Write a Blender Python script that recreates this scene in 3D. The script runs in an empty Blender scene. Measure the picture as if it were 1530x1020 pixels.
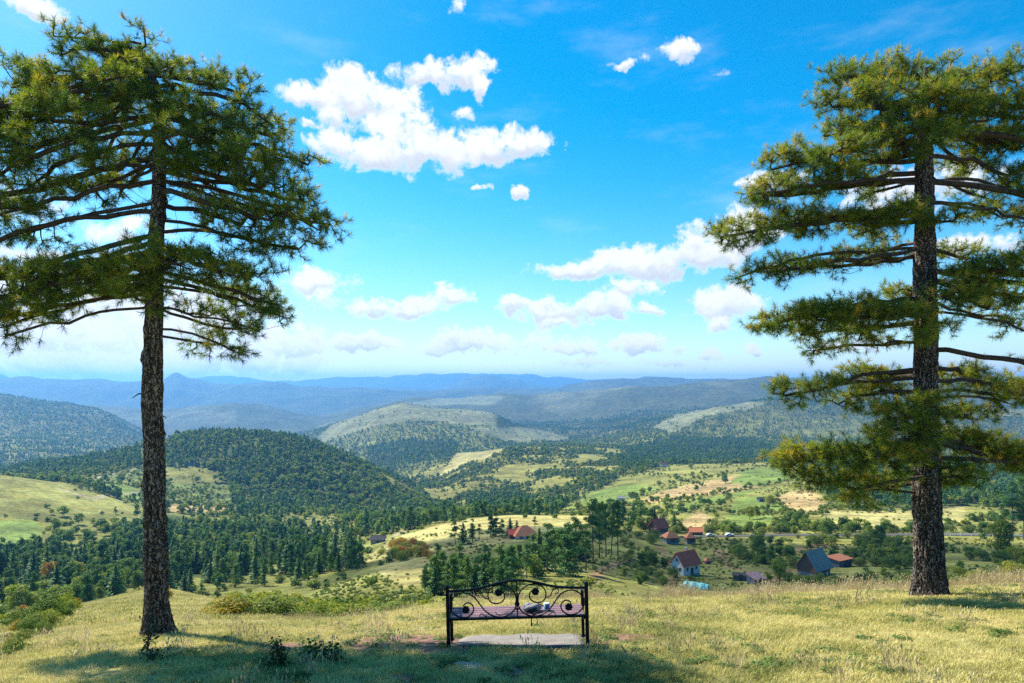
import bpy, math, random
import numpy as np
from mathutils import Vector, Matrix

R = math.radians
rng = np.random.default_rng(7)
random.seed(7)
scene = bpy.context.scene
LINK = scene.collection.objects.link

# ------------------------------------------------------------------ camera
cam_d = bpy.data.cameras.new('camera'); cam = bpy.data.objects.new('camera', cam_d); LINK(cam)
cam.location = (0, 0, 0); cam.rotation_euler = (R(90), 0, 0)
cam_d.sensor_width = 36.0; cam_d.lens = 24.0
cam_d.shift_y = 62 / 1530
cam_d.clip_start = 0.1; cam_d.clip_end = 120000
scene.camera = cam
scene.view_settings.view_transform = 'Standard'
scene.view_settings.look = 'None'
scene.view_settings.exposure = 1.15
scene.view_settings.gamma = 1
scene.view_settings.use_curve_mapping = False
scene.cycles.max_bounces = 6
scene.cycles.diffuse_bounces = 3
scene.cycles.glossy_bounces = 2
scene.cycles.transmission_bounces = 4
scene.cycles.volume_bounces = 0
scene.cycles.transparent_max_bounces = 6
scene.cycles.use_adaptive_sampling = True
scene.cycles.adaptive_threshold = 0.009
scene.cycles.use_denoising = False

# ------------------------------------------------------------------ sun: ahead of the camera and to the left
SUN_EL, SUN_AZ = R(45), R(-49)          # azimuth measured from +Y towards +X
sun_dir = Vector((math.sin(SUN_AZ) * math.cos(SUN_EL), math.cos(SUN_AZ) * math.cos(SUN_EL), math.sin(SUN_EL)))
sd = bpy.data.lights.new('sun', 'SUN'); so = bpy.data.objects.new('sun', sd); LINK(so)
sd.energy = 5.0; sd.angle = R(0.5); sd.color = (1.0, 0.93, 0.80)
so.rotation_euler = sun_dir.to_track_quat('Z', 'Y').to_euler()

F = 1020.0; CX = 765.0; CY = 572.0       # a pixel of the photograph as a direction from the eye point


class NT:
    """small node-tree writer"""
    def __init__(s, tree): s.t = tree; s.n = tree.nodes; s.l = tree.links
    def new(s, k, **kw):
        n = s.n.new(k)
        for a, v in kw.items(): setattr(n, a, v)
        return n
    def put(s, sock, v):
        if isinstance(v, bpy.types.NodeSocket): s.l.new(v, sock)
        else: sock.default_value = v
    def math(s, op, a, b=0.0, c=None, clamp=False):
        n = s.new('ShaderNodeMath', operation=op, use_clamp=clamp)
        s.put(n.inputs[0], a); s.put(n.inputs[1], b)
        if c is not None: s.put(n.inputs[2], c)
        return n.outputs[0]
    def vmath(s, op, a, b=None, out=0):
        n = s.new('ShaderNodeVectorMath', operation=op)
        s.put(n.inputs[0], a)
        if b is not None: s.put(n.inputs[1], b)
        return n.outputs[out]
    def mix(s, f, a, b, mode='MIX'):
        n = s.new('ShaderNodeMix', data_type='RGBA', blend_type=mode)
        s.put(n.inputs['Factor'], f)
        s.put(n.inputs[6], a); s.put(n.inputs[7], b)
        return n.outputs[2]
    def ramp(s, f, stops):
        n = s.new('ShaderNodeValToRGB')
        while len(n.color_ramp.elements) < len(stops): n.color_ramp.elements.new(0.5)
        for e, (p, c) in zip(n.color_ramp.elements, stops):
            e.position = p; e.color = (*c, 1) if len(c) == 3 else c
        s.put(n.inputs[0], f); return n.outputs[0]
    def noise(s, vec, scale, detail=4, rough=0.55, out='Fac', dist=0.0):
        n = s.new('ShaderNodeTexNoise'); s.put(n.inputs['Vector'], vec)
        n.inputs['Scale'].default_value = scale; n.inputs['Detail'].default_value = detail
        n.inputs['Roughness'].default_value = rough; n.inputs['Distortion'].default_value = dist
        return n.outputs[out]
    def mrange(s, v, a, b, c=0.0, d=1.0, smooth=True):
        n = s.new('ShaderNodeMapRange', interpolation_type='SMOOTHSTEP' if smooth else 'LINEAR')
        s.put(n.inputs[0], v)
        for i, x in enumerate((a, b, c, d)): n.inputs[i + 1].default_value = x
        return n.outputs[0]
    def comb(s, x, y, z=0.0):
        n = s.new('ShaderNodeCombineXYZ')
        for i, v in enumerate((x, y, z)): s.put(n.inputs[i], v)
        return n.outputs[0]


# ------------------------------------------------------------------ world: Nishita sky with procedural clouds by direction
W = bpy.data.worlds.new('World'); scene.world = W; W.use_nodes = True
W.cycles.sampling_method = 'MANUAL'; W.cycles.sample_map_resolution = 512
w = NT(W.node_tree); w.n.clear()
sky = w.new('ShaderNodeTexSky', sky_type='NISHITA', sun_disc=False)
sky.sun_elevation = SUN_EL; sky.sun_rotation = SUN_AZ; sky.altitude = 900
sky.air_density = 1.0; sky.dust_density = 0.6; sky.ozone_density = 2.2
SKY_S = 0.096
skyc = w.vmath('SCALE', sky.outputs[0]); skyc.node.inputs['Scale'].default_value = SKY_S
hs = w.new('ShaderNodeHueSaturation'); hs.inputs['Saturation'].default_value = 1.54; hs.inputs['Value'].default_value = 1.0
hs.inputs['Hue'].default_value = 0.488
w.put(hs.inputs['Color'], skyc)
tc = w.new('ShaderNodeTexCoord')
sep = w.new('ShaderNodeSeparateXYZ'); w.put(sep.inputs[0], tc.outputs['Generated'])
dx, dy, dz = sep.outputs
az = w.math('ARCTAN2', dx, dy)
el = w.math('ARCSINE', dz)
ae = w.comb(az, el)


def to_ae(px, py):
    v = Vector(((px - CX) / F, 1, (CY - py) / F)).normalized()
    return math.atan2(v.x, v.y), math.asin(v.z)


# cloud bodies: centre and half sizes, as seen from the ridge
CL = [  # big pair of cumulus
    (465, 143, 50, 16, 1), (525, 136, 62, 33, 1), (500, 165, 30, 18, .8), (590, 150, 40, 30, 1), (640, 105, 40, 18, 1), (690, 108, 45, 24, 1),
    (722, 128, 14, 22, .8), (600, 190, 50, 32, 1), (500, 212, 38, 22, 1), (560, 222, 70, 30, 1), (640, 222, 85, 32, 1), (720, 208, 60, 26, 1), (790, 212, 38, 18, 1),
    (690, 168, 14, 7, .6), (775, 289, 12, 10, 1), (722, 287, 18, 4, .5), (461, 180, 12, 5, .5),
    (1014, 66, 24, 14, .9), (942, 88, 30, 9, .75), (1064, 100, 16, 7, .45), (55, 5, 40, 20, .9), (675, 8, 12, 14, .5),
    # right middle group
    (860, 402, 60, 12, 1), (920, 395, 60, 22, 1), (985, 388, 70, 28, 1), (1050, 378, 60, 26, 1), (945, 430, 45, 16, .9), (1100, 350, 70, 30, 1), (1150, 275, 45, 14, 1),
    (770, 458, 30, 12, .9), (830, 465, 60, 18, 1), (900, 460, 45, 20, 1), (960, 462, 25, 8, .8), (835, 482, 30, 9, .8),
    (1085, 455, 52, 24, 1), (1075, 480, 25, 12, .9), (1440, 365, 60, 18, 1), (1380, 270, 120, 26, .8), (1500, 360, 40, 12, .7),
    # small low ones
    (470, 425, 52, 20, .95), (480, 448, 30, 14, .8), (560, 460, 42, 14, .95), (620, 460, 50, 14, 1), (670, 445, 34, 15, 1),
    (440, 508, 60, 20, 1), (545, 512, 55, 17, 1), (700, 510, 60, 18, 1), (650, 520, 30, 10, .8), (800, 512, 30, 18, .8), (860, 516, 40, 13, .9), (950, 515, 40, 16, 1),
    (1012, 522, 16, 7, .8), (1060, 526, 22, 8, .7), (1127, 519, 13, 8, .8), (1010, 542, 40, 6, .5), (860, 540, 60, 8, .5),
    # left bank behind the pine
    (20, 300, 90, 22, .6), (200, 350, 60, 26, .7), (30, 380, 90, 20, .6), (150, 440, 160, 50, .8), (60, 500, 200, 45, 1), (280, 480, 160, 50, .9), (120, 545, 260, 28, 1), (330, 535, 180, 26, .9),
    (-120, 430, 140, 90, .9), (1290, 520, 60, 10, .5), (1430, 545, 90, 12, .5), (1300, 300, 60, 16, .6)]
wob1 = w.noise(ae, 9.0, 3, 0.55, out='Color')
wob = w.vmath('SUBTRACT', wob1, (0.5, 0.5, 0.5))
wob = w.vmath('MULTIPLY', wob, (0.07, 0.045, 0))
wob2 = w.vmath('MULTIPLY', w.vmath('SUBTRACT', w.noise(ae, 34.0, 4, 0.6, out='Color'), (0.5, 0.5, 0.5)), (0.034, 0.026, 0))
aew = w.vmath('ADD', w.vmath('ADD', ae, wob), wob2)
acc = None; num = None; den = None
for (px, py, rx, ry, s) in CL:
    a, e = to_ae(px, py); a2, _ = to_ae(px + rx, py); _, e2 = to_ae(px, py - ry)
    ra = abs(a2 - a) * 1.18; re = abs(e2 - e) * 1.22
    v = w.vmath('SUBTRACT', aew, (a, e, 0)); v = w.vmath('MULTIPLY', v, (1 / ra, 1 / re, 0))
    d = w.vmath('DOT_PRODUCT', v, v, out=1)
    g = w.math('MULTIPLY_ADD', d, -s, s * 1.12)
    e_ = w.math('EXPONENT', w.math('MULTIPLY', g, 6.0))
    ev = w.vmath('MULTIPLY', w.vmath('ADD', v, (10, 0, 0)), (0, 1, 0)); ev = w.vmath('ADD', ev, (1, 0, 0)); t1 = w.vmath('SCALE', ev); w.l.new(e_, t1.node.inputs['Scale'])
    num = t1 if num is None else w.vmath('ADD', num, t1)
sn = w.new('ShaderNodeSeparateXYZ'); w.put(sn.inputs[0], num)
acc = w.math('DIVIDE', w.math('LOGARITHM', w.math('ADD', sn.outputs[0], 1e-5), math.e), 6.0)
rel = w.math('DIVIDE', sn.outputs[1], w.math('ADD', sn.outputs[0], 1e-5))
n1 = w.noise(ae, 30.0, 10, 0.68, dist=0.3)
n2 = w.noise(ae, 8.0, 4, 0.5)
ff = w.math('ADD', acc, w.math('MULTIPLY', w.math('SUBTRACT', n1, 0.53), 4.0))
dens = w.mrange(ff, -0.12, 0.75)
inner = w.mrange(ff, 0.5, 1.6)
n3 = w.noise(w.vmath('ADD', ae, (0, 0.012, 0)), 26.0, 9, 0.62)
relief = w.math('SUBTRACT', n3, n1)
shade = w.mrange(w.math('ADD', w.math('MULTIPLY', relief, 2.2), w.math('MULTIPLY', w.math('SUBTRACT', n2, 0.47), 2.2)), -0.12, 0.6)
under = w.math('MULTIPLY', w.mrange(w.math('ADD', rel, w.math('MULTIPLY', w.math('SUBTRACT', n1, .5), 1.6)), 0.12, -0.65, 0.0, 0.78), w.mrange(ff, .1, .8))
shade = w.math('MAXIMUM', w.math('MULTIPLY', w.math('MULTIPLY', shade, inner), .7), under)
cwhite = w.mix(shade, (0.50, 0.51, 0.525, 1), (0.27, 0.295, 0.34, 1))
# thin milky veil towards the horizon, stronger on the sun side
veil = w.mrange(el, 0.0, 0.34, 1.0, 0.0)
veil = w.math('POWER', veil, 2.0)
side = w.mrange(az, -0.75, 0.35, 1.0, 0.42)
veil = w.math('MULTIPLY', w.math('MULTIPLY', veil, side), 0.62)
base = w.mix(veil, hs.outputs[0], (0.23, 0.34, 0.46, 1))
wisp = w.math('MULTIPLY', w.mrange(w.noise(w.vmath('MULTIPLY', ae, (3, 9, 0)), 1.4, 6, 0.6), 0.5, 0.8), 0.28)
base = w.mix(wisp, base, (0.37, 0.45, 0.51, 1))
colr = w.mix(w.math('MULTIPLY', dens, 0.96), base, cwhite)
bg = w.new('ShaderNodeBackground'); w.put(bg.inputs[0], colr); bg.inputs[1].default_value = 1.0
out = w.new('ShaderNodeOutputWorld'); w.l.new(bg.outputs[0], out.inputs[0])


# ------------------------------------------------------------------ object helpers
def tag(o, label=None, cat=None, group=None, kind=None):
    if label: o['label'] = label
    if cat: o['category'] = cat
    if group: o['group'] = group
    if kind: o['kind'] = kind
    return o


def mesh_np(name, V, Fc, mats, parent=None, loops=None, mi=None, attr=None, smooth=False, loc=None):
    """V (n,3); Fc (m,k) one face size, or list of arrays of different k"""
    me = bpy.data.meshes.new(name)
    Fs = Fc if isinstance(Fc, list) else [Fc]
    Fs = [np.asarray(f, dtype=np.int32) for f in Fs if len(f)]
    V = np.asarray(V, dtype=np.float32)
    me.vertices.add(len(V)); me.vertices.foreach_set('co', V.ravel())
    idx = np.concatenate([f.ravel() for f in Fs]) if Fs else np.zeros(0, np.int32)
    tot = np.concatenate([np.full(len(f), f.shape[1], np.int32) for f in Fs]) if Fs else np.zeros(0, np.int32)
    st = np.concatenate([[0], np.cumsum(tot)[:-1]]).astype(np.int32) if len(tot) else tot
    me.loops.add(len(idx)); me.loops.foreach_set('vertex_index', idx)
    me.polygons.add(len(tot)); me.polygons.foreach_set('loop_start', st); me.polygons.foreach_set('loop_total', tot)
    if mi is not None: me.polygons.foreach_set('material_index', np.asarray(mi, np.int32))
    if smooth: me.polygons.foreach_set('use_smooth', np.ones(len(tot), bool))
    if attr:
        for an, av in attr.items():
            av = np.asarray(av, np.float32)
            if av.ndim == 1:
                a = me.attributes.new(an, 'FLOAT', 'POINT'); a.data.foreach_set('value', av)
            elif av.shape[1] == 3:
                a = me.attributes.new(an, 'FLOAT_VECTOR', 'POINT'); a.data.foreach_set('vector', av.ravel())
    me.update(calc_edges=True)
    for m in (mats if isinstance(mats, (list, tuple)) else [mats]): me.materials.append(m)
    o = bpy.data.objects.new(name, me)
    if loc is not None: o.location = loc
    if parent is not None: o.parent = parent
    LINK(o)
    return o


class MB:
    """collects shapes, builds one mesh object"""
    def __init__(s): s.V = []; s.F = []
    def add(s, V, Fc):
        b = len(s.V); s.V += [tuple(v) for v in V]; s.F += [tuple(i + b for i in f) for f in Fc]
    def box(s, c, d, rot=None):
        V = [Vector((sx * d[0] / 2, sy * d[1] / 2, sz * d[2] / 2)) for sx in (-1, 1) for sy in (-1, 1) for sz in (-1, 1)]
        if rot is not None: V = [rot @ v for v in V]
        V = [v + Vector(c) for v in V]
        s.add(V, [(0, 1, 3, 2), (4, 6, 7, 5), (0, 4, 5, 1), (2, 3, 7, 6), (0, 2, 6, 4), (1, 5, 7, 3)])
    def tube(s, P, r, n=8, closed=False):
        P = [Vector(p) for p in P]; m = len(P); rr = r if isinstance(r, (list, tuple)) else [r] * m
        V = []; up = Vector((0.13, 0.2, 1)).normalized()
        for i, p in enumerate(P):
            t = (P[min(i + 1, m - 1)] - P[max(i - 1, 0)]).normalized()
            if abs(t.dot(up)) > 0.95: up = Vector((1, 0.1, 0.1)).normalized()
            a = t.cross(up).normalized(); b = t.cross(a).normalized()
            for k in range(n):
                q = 2 * math.pi * k / n; V.append(p + (a * math.cos(q) + b * math.sin(q)) * rr[i])
        Fc = [(i * n + k, i * n + (k + 1) % n, (i + 1) * n + (k + 1) % n, (i + 1) * n + k) for i in range(m - 1) for k in range(n)]
        Fc += [tuple(range(n))[::-1], tuple((m - 1) * n + k for k in range(n))]
        s.add(V, Fc)
    def lathe(s, c, prof, n=20, ax='z'):
        V = []
        for (r, h) in prof:
            for k in range(n):
                q = 2 * math.pi * k / n; x, y = r * math.cos(q), r * math.sin(q)
                V.append(Vector(c) + (Vector((x, y, h)) if ax == 'z' else Vector((x, h, y)) if ax == 'y' else Vector((h, x, y))))
        m = len(prof)
        s.add(V, [(i * n + k, i * n + (k + 1) % n, (i + 1) * n + (k + 1) % n, (i + 1) * n + k) for i in range(m - 1) for k in range(n)] + [tuple(range(n))[::-1], tuple((m - 1) * n + k for k in range(n))])
    def blob(s, c, r, sub=2, jit=0.15, seed=0):
        import bmesh
        bm = bmesh.new(); bmesh.ops.create_icosphere(bm, subdivisions=sub, radius=1)
        rn = random.Random(seed)
        from mathutils import noise as mn
        V = []
        for v in bm.verts:
            k = 1 + jit * mn.noise(v.co * 1.7 + Vector((seed * 3.1, 0, 0))) * 2
            V.append(Vector((v.co.x * r[0] * k, v.co.y * r[1] * k, v.co.z * r[2] * k)) + Vector(c))
        Fc = [tuple(v.index for v in f.verts) for f in bm.faces]; bm.free(); s.add(V, Fc)
    def build(s, name, mat, parent=None, smooth=False, bevel=0, loc=None):
        me = bpy.data.meshes.new(name); me.from_pydata([tuple(v) for v in s.V], [], s.F); me.materials.append(mat)
        import bmesh
        bm = bmesh.new(); bm.from_mesh(me); bmesh.ops.recalc_face_normals(bm, faces=bm.faces); bm.to_mesh(me); bm.free()
        if smooth: me.polygons.foreach_set('use_smooth', [True] * len(me.polygons))
        o = bpy.data.objects.new(name, me); o.parent = parent
        if loc is not None: o.location = loc
        LINK(o)
        if bevel:
            b = o.modifiers.new('bevel', 'BEVEL'); b.width = bevel; b.segments = 2; b.limit_method = 'ANGLE'
        return o


def empty(name, loc, rz=0, parent=None):
    o = bpy.data.objects.new(name, None); LINK(o); o.location = loc; o.rotation_euler = (0, 0, rz); o.parent = parent; o.empty_display_size = 0.2
    return o


def copy_thing(o, loc, rz=0, sc=1.0):
    c = o.copy(); LINK(c); c.location = loc; c.rotation_euler = (0, 0, rz); c.scale = (sc, sc, sc) if not isinstance(sc, tuple) else sc
    for ch in list(o.children):
        k = ch.copy(); LINK(k); k.parent = c
        for g in list(ch.children):
            q = g.copy(); LINK(q); q.parent = k
    return c


# ------------------------------------------------------------------ materials
def newmat(name):
    m = bpy.data.materials.new(name); m.use_nodes = True; t = NT(m.node_tree); t.n.clear()
    o = t.new('ShaderNodeOutputMaterial'); p = t.new('ShaderNodeBsdfPrincipled'); t.l.new(p.outputs[0], o.inputs[0])
    p.inputs['Specular IOR Level'].default_value = 0.25
    return m, t, p, o


def plain(name, c, rough=0.7, var=0.25, scale=8.0, metal=0.0, bump=0.0, c2=None):
    m, t, p, o = newmat(name); g = t.new('ShaderNodeTexCoord').outputs['Object']
    n = t.noise(g, scale, 5)
    c2 = c2 or tuple(x * (1 - var) for x in c)
    t.put(p.inputs['Base Color'], t.ramp(n, [(0.3, c2), (0.7, tuple(min(1, x * (1 + var * .6)) for x in c))]))
    p.inputs['Roughness'].default_value = rough; p.inputs['Metallic'].default_value = metal
    if bump:
        b = t.new('ShaderNodeBump'); b.inputs['Strength'].default_value = bump; b.inputs['Distance'].default_value = 0.02
        t.put(b.inputs['Height'], t.noise(g, scale * 4, 5)); t.l.new(b.outputs[0], p.inputs['Normal'])
    return m


def leafmat(name, stops, transl=0.35, rough=0.55, obj_w=0.6, tint=False, world_scale=0.02):
    """foliage: colour runs along `stops`, chosen per object and per leaf"""
    m, t, p, o = newmat(name); p.inputs['Specular IOR Level'].default_value = 0.08
    oi = t.new('ShaderNodeObjectInfo').outputs['Random']
    ge = t.new('ShaderNodeNewGeometry')
    isl = ge.outputs['Random Per Island'] if 'Random Per Island' in ge.outputs else oi
    f = t.math('ADD', t.math('MULTIPLY', oi, obj_w), t.math('MULTIPLY', isl, 1 - obj_w))
    if tint:
        a = t.new('ShaderNodeAttribute', attribute_name='tint').outputs['Fac']
        f = t.math('ADD', t.math('MULTIPLY', a, 0.75), t.math('MULTIPLY', isl, 0.25))
    c = t.ramp(f, stops)
    t.put(p.inputs['Base Color'], c); p.inputs['Roughness'].default_value = rough
    tr = t.new('ShaderNodeBsdfTranslucent'); t.put(tr.inputs[0], t.mix(1.0, c, (1.25, 1.3, 0.75, 1), 'MULTIPLY'))
    mx = t.new('ShaderNodeMixShader'); mx.inputs[0].default_value = transl
    t.l.new(p.outputs[0], mx.inputs[1]); t.l.new(tr.outputs[0], mx.inputs[2]); t.l.new(mx.outputs[0], o.inputs[0])
    return m


# ------------------------------------------------------------------ terrain heights
COLS = np.array([-900, 0, 100, 235, 350, 480, 560, 660, 765, 880, 1000, 1100, 1200, 1300, 1400, 1530, 2400], float)


def row(*v):   # v: 15 pairs (Y, py) for px 0..1530; outer columns repeat
    Y = np.array([a for a, b in v], float); P = np.array([b for a, b in v], float)
    return np.concatenate([[Y[0]], Y, [Y[-1]]]), np.concatenate([[P[0]], P, [P[-1]]])


#      0            100          235          350          480          560          660          765          880          1000         1100         1200         1300         1400         1530
LAY = [
 row((7, 1030), (7, 1026), (7, 1022), (7, 1020), (7, 1020), (7, 1020), (7, 1020), (7, 1020), (7, 1019), (7, 1018), (7, 1018), (7, 1016), (7, 1014), (7, 1012), (7, 1010)),
 row((10, 992), (10.5, 972), (12, 948), (12, 946), (12, 941), (12, 938), (11, 941), (11, 940), (11, 939), (12, 932), (12, 928), (12, 920), (12, 912), (12, 906), (12, 902)),
 row((14, 968), (16, 948), (20, 929), (20, 930), (18, 930), (17, 921), (17, 903), (17, 898), (18, 896), (18, 895), (18, 891), (18, 888), (18, 884), (18, 882), (18, 872)),
 row((30, 940), (45, 910), (66, 879), (50, 905), (38, 940), (34, 955), (33, 960), (33, 955), (33, 955), (34, 955), (34, 955), (34, 955), (34, 950), (34, 940), (34, 930)),
 row((100, 942), (115, 930), (130, 922), (120, 920), (110, 920), (100, 910), (92, 905), (95, 899), (95, 900), (105, 910), (115, 912), (115, 912), (115, 908), (110, 900), (110, 885)),
 row((250, 880), (250, 876), (250, 872), (250, 868), (230, 862), (200, 850), (180, 848), (175, 846), (180, 846), (210, 853), (220, 852), (220, 852), (220, 848), (210, 846), (200, 842)),
 row((430, 800), (440, 800), (430, 806), (410, 812), (390, 824), (370, 806), (390, 781), (410, 769), (390, 772), (330, 800), (340, 799), (340, 798), (340, 798), (335, 799), (330, 802)),
 row((600, 712), (620, 728), (640, 756), (650, 768), (640, 776), (600, 776), (560, 774), (560, 768), (520, 764), (480, 772), (480, 772), (480, 767), (480, 766), (475, 768), (470, 772)),
 row((800, 722), (800, 716), (820, 722), (830, 738), (820, 756), (800, 764), (820, 762), (900, 752), (880, 738), (800, 728), (800, 722), (800, 716), (800, 716), (800, 722), (780, 730)),
 row((1150, 706), (1150, 692), (1120, 668), (1100, 650), (1100, 668), (1050, 707), (1000, 756), (1300, 716), (1300, 700), (1200, 698), (1200, 694), (1200, 692), (1200, 694), (1200, 700), (1200, 706)),
 row((1500, 712), (1550, 705), (1650, 700), (1650, 700), (1650, 716), (1700, 715), (1720, 700), (1650, 667), (1700, 676), (1700, 682), (1700, 682), (1700, 682), (1700, 684), (1700, 688), (1700, 692)),
 row((2500, 655), (2550, 660), (2550, 675), (2450, 682), (2400, 684), (2300, 672), (2250, 665), (2200, 672), (2300, 664), (2300, 655), (2300, 654), (2300, 658), (2300, 660), (2300, 662), (2300, 664)),
 row((3600, 594), (3700, 604), (3500, 655), (3400, 682), (3200, 648), (3200, 615), (3200, 607), (3200, 640), (3300, 652), (3200, 634), (3200, 612), (3200, 602), (3200, 602), (3200, 604), (3200, 612)),
 row((4300, 616), (4300, 622), (4300, 660), (4300, 655), (4200, 655), (4200, 645), (4200, 640), (4200, 638), (4200, 632), (4200, 622), (4200, 618), (4200, 615), (4200, 615), (4200, 615), (4200, 618)),
 row((5600, 596), (5600, 602), (5600, 616), (5600, 606), (5600, 628), (5600, 618), (5600, 598), (5600, 592), (5600, 592), (5600, 586), (5600, 570), (5600, 569), (5600, 576), (5600, 575), (5600, 570)),
 row((7200, 608), (7200, 610), (7200, 628), (7200, 622), (7200, 622), (7200, 610), (7200, 604), (7200, 600), (7200, 596), (7200, 592), (7200, 588), (7200, 588), (7200, 588), (7200, 588), (7200, 588)),
 row((9000, 570), (9000, 571), (9000, 573), (9000, 576), (9000, 580), (9000, 583), (9000, 587), (9000, 585), (9000, 574), (9000, 571), (9000, 573), (9000, 575), (9000, 575), (9000, 576), (9000, 574)),
 row(*[(10600, 592)] * 15),
 row((12500, 566), (12500, 574), (12500, 575), (12500, 580), (12500, 582), (12500, 582), (12500, 582), (12500, 582), (12500, 584), (12500, 580), (12500, 576), (12500, 578), (12500, 578), (12500, 578), (12500, 578)),
 row(*[(14000, 588)] * 15),
 row((15500, 572), (15500, 571), (15500, 570), (15500, 567), (15500, 572), (15500, 566), (15500, 562), (15500, 562), (15500, 570), (15500, 572), (15500, 569), (15500, 571), (15500, 570), (15500, 572), (15500, 571)),
 row(*[(18500, 600)] * 15),
]
# finer silhouettes for the far ridges: (layer index, [(px, py)...])
FINE = {
 16: [(-900, 570), (0, 571), (35, 568), (60, 571), (110, 572), (150, 569), (200, 574), (238, 574), (250, 569), (257, 563), (263, 560), (270, 564), (282, 571), (300, 574), (325, 577), (360, 575), (400, 573), (425, 578), (440, 582), (470, 579), (500, 581), (560, 584), (600, 588), (640, 589), (700, 586), (765, 585), (830, 584), (870, 577), (900, 572), (935, 569), (975, 569), (1030, 572), (1100, 573), (1200, 576), (1530, 574), (2400, 574)],
 18: [(-900, 566), (0, 564), (14, 568), (30, 576), (200, 580), (240, 574), (252, 567), (262, 561), (272, 566), (286, 574), (330, 581), (660, 583), (690, 574), (712, 565), (728, 562), (745, 563), (765, 570), (785, 576), (830, 583), (900, 584), (1000, 578), (1100, 580), (1130, 572), (1240, 566), (1270, 572), (1530, 577), (2400, 577)],
 20: [(-900, 573), (0, 573), (90, 572), (130, 571), (240, 576), (300, 567), (340, 566), (390, 570), (440, 573), (500, 568), (560, 567), (600, 565), (640, 562), (690, 560), (720, 563), (765, 562), (800, 563), (840, 567), (880, 571), (950, 571), (968, 567), (985, 571), (1100, 573), (2400, 572)],
 14: [(-900, 596), (0, 598), (100, 604), (180, 612), (235, 617), (290, 610), (350, 604), (400, 612), (450, 626), (480, 630), (530, 622), (580, 606), (620, 600), (700, 596), (765, 590), (800, 592), (850, 588), (880, 590), (940, 584), (1000, 579), (1040, 573), (1075, 570), (1105, 568), (1150, 567), (1180, 572), (1300, 577), (1420, 575), (1470, 571), (1530, 570), (2400, 572)],
 9: [(-900, 706), (0, 706), (60, 694), (100, 690), (160, 682), (235, 664), (270, 650), (310, 647), (350, 646), (400, 650), (440, 656), (480, 668), (520, 686), (560, 706), (610, 734), (660, 757), (700, 735), (765, 716), (880, 700), (1000, 698), (1200, 692), (1530, 706), (2400, 706)],
 12: [(-900, 590), (0, 592), (30, 596), (60, 603), (100, 604), (150, 614), (200, 638), (235, 656), (300, 676), (350, 680), (400, 672), (440, 655), (480, 645), (520, 628), (560, 614), (600, 607), (650, 612), (700, 616), (735, 620), (765, 640), (820, 652), (880, 650), (950, 640), (1000, 630), (1040, 616), (1070, 608), (1100, 606), (1140, 600), (1200, 602), (1300, 602), (1420, 605), (1530, 614), (2400, 614)],
}
NL = len(LAY)
FX = np.linspace(-900, 2400, 1101)


def smooth1(a, k):
    ker = np.hanning(2 * k + 3)[1:-1]; ker /= ker.sum()
    return np.convolve(np.pad(a, k, mode='edge'), ker, mode='valid')


TY = np.zeros((NL + 1, len(FX))); TZ = np.zeros((NL + 1, len(FX)))
TY[0] = 0.0; TZ[0] = -1.72
for k, (Yr, Pr) in enumerate(LAY):
    y = np.exp(np.interp(FX, COLS, np.log(Yr))); p = np.interp(FX, COLS, Pr)
    sm = 14
    if k in FINE:
        fx, fp = zip(*FINE[k]); p = np.interp(FX, fx, fp); sm = 3
    y = smooth1(y, 14); p = smooth1(p, sm)
    TY[k + 1] = y; TZ[k + 1] = (CY - p) / F * y


def perlin(x, y, seed=0):
    xi = np.floor(x).astype(np.int64); yi = np.floor(y).astype(np.int64); xf = x - xi; yf = y - yi
    def h(a, b):
        n = (a * 374761393 + b * 668265263 + seed * 974711) & 0xffffffff
        n = ((n ^ (n >> 13)) * 1274126177) & 0xffffffff
        return ((n ^ (n >> 16)) & 0xffff) / 65535.0
    u = xf * xf * (3 - 2 * xf); v = yf * yf * (3 - 2 * yf)
    a = h(xi, yi); b = h(xi + 1, yi); c = h(xi, yi + 1); d = h(xi + 1, yi + 1)
    return (a + (b - a) * u + (c - a) * v + (a - b - c + d) * u * v) * 2 - 1


def fbm(x, y, o=5, seed=0, g=0.5):
    s = 0; a = 1; t = 0
    for i in range(o):
        s = s + a * perlin(x * 2 ** i + 17.3 * i, y * 2 ** i - 9.1 * i, seed + i); t += a; a *= g
    return s / t


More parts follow.
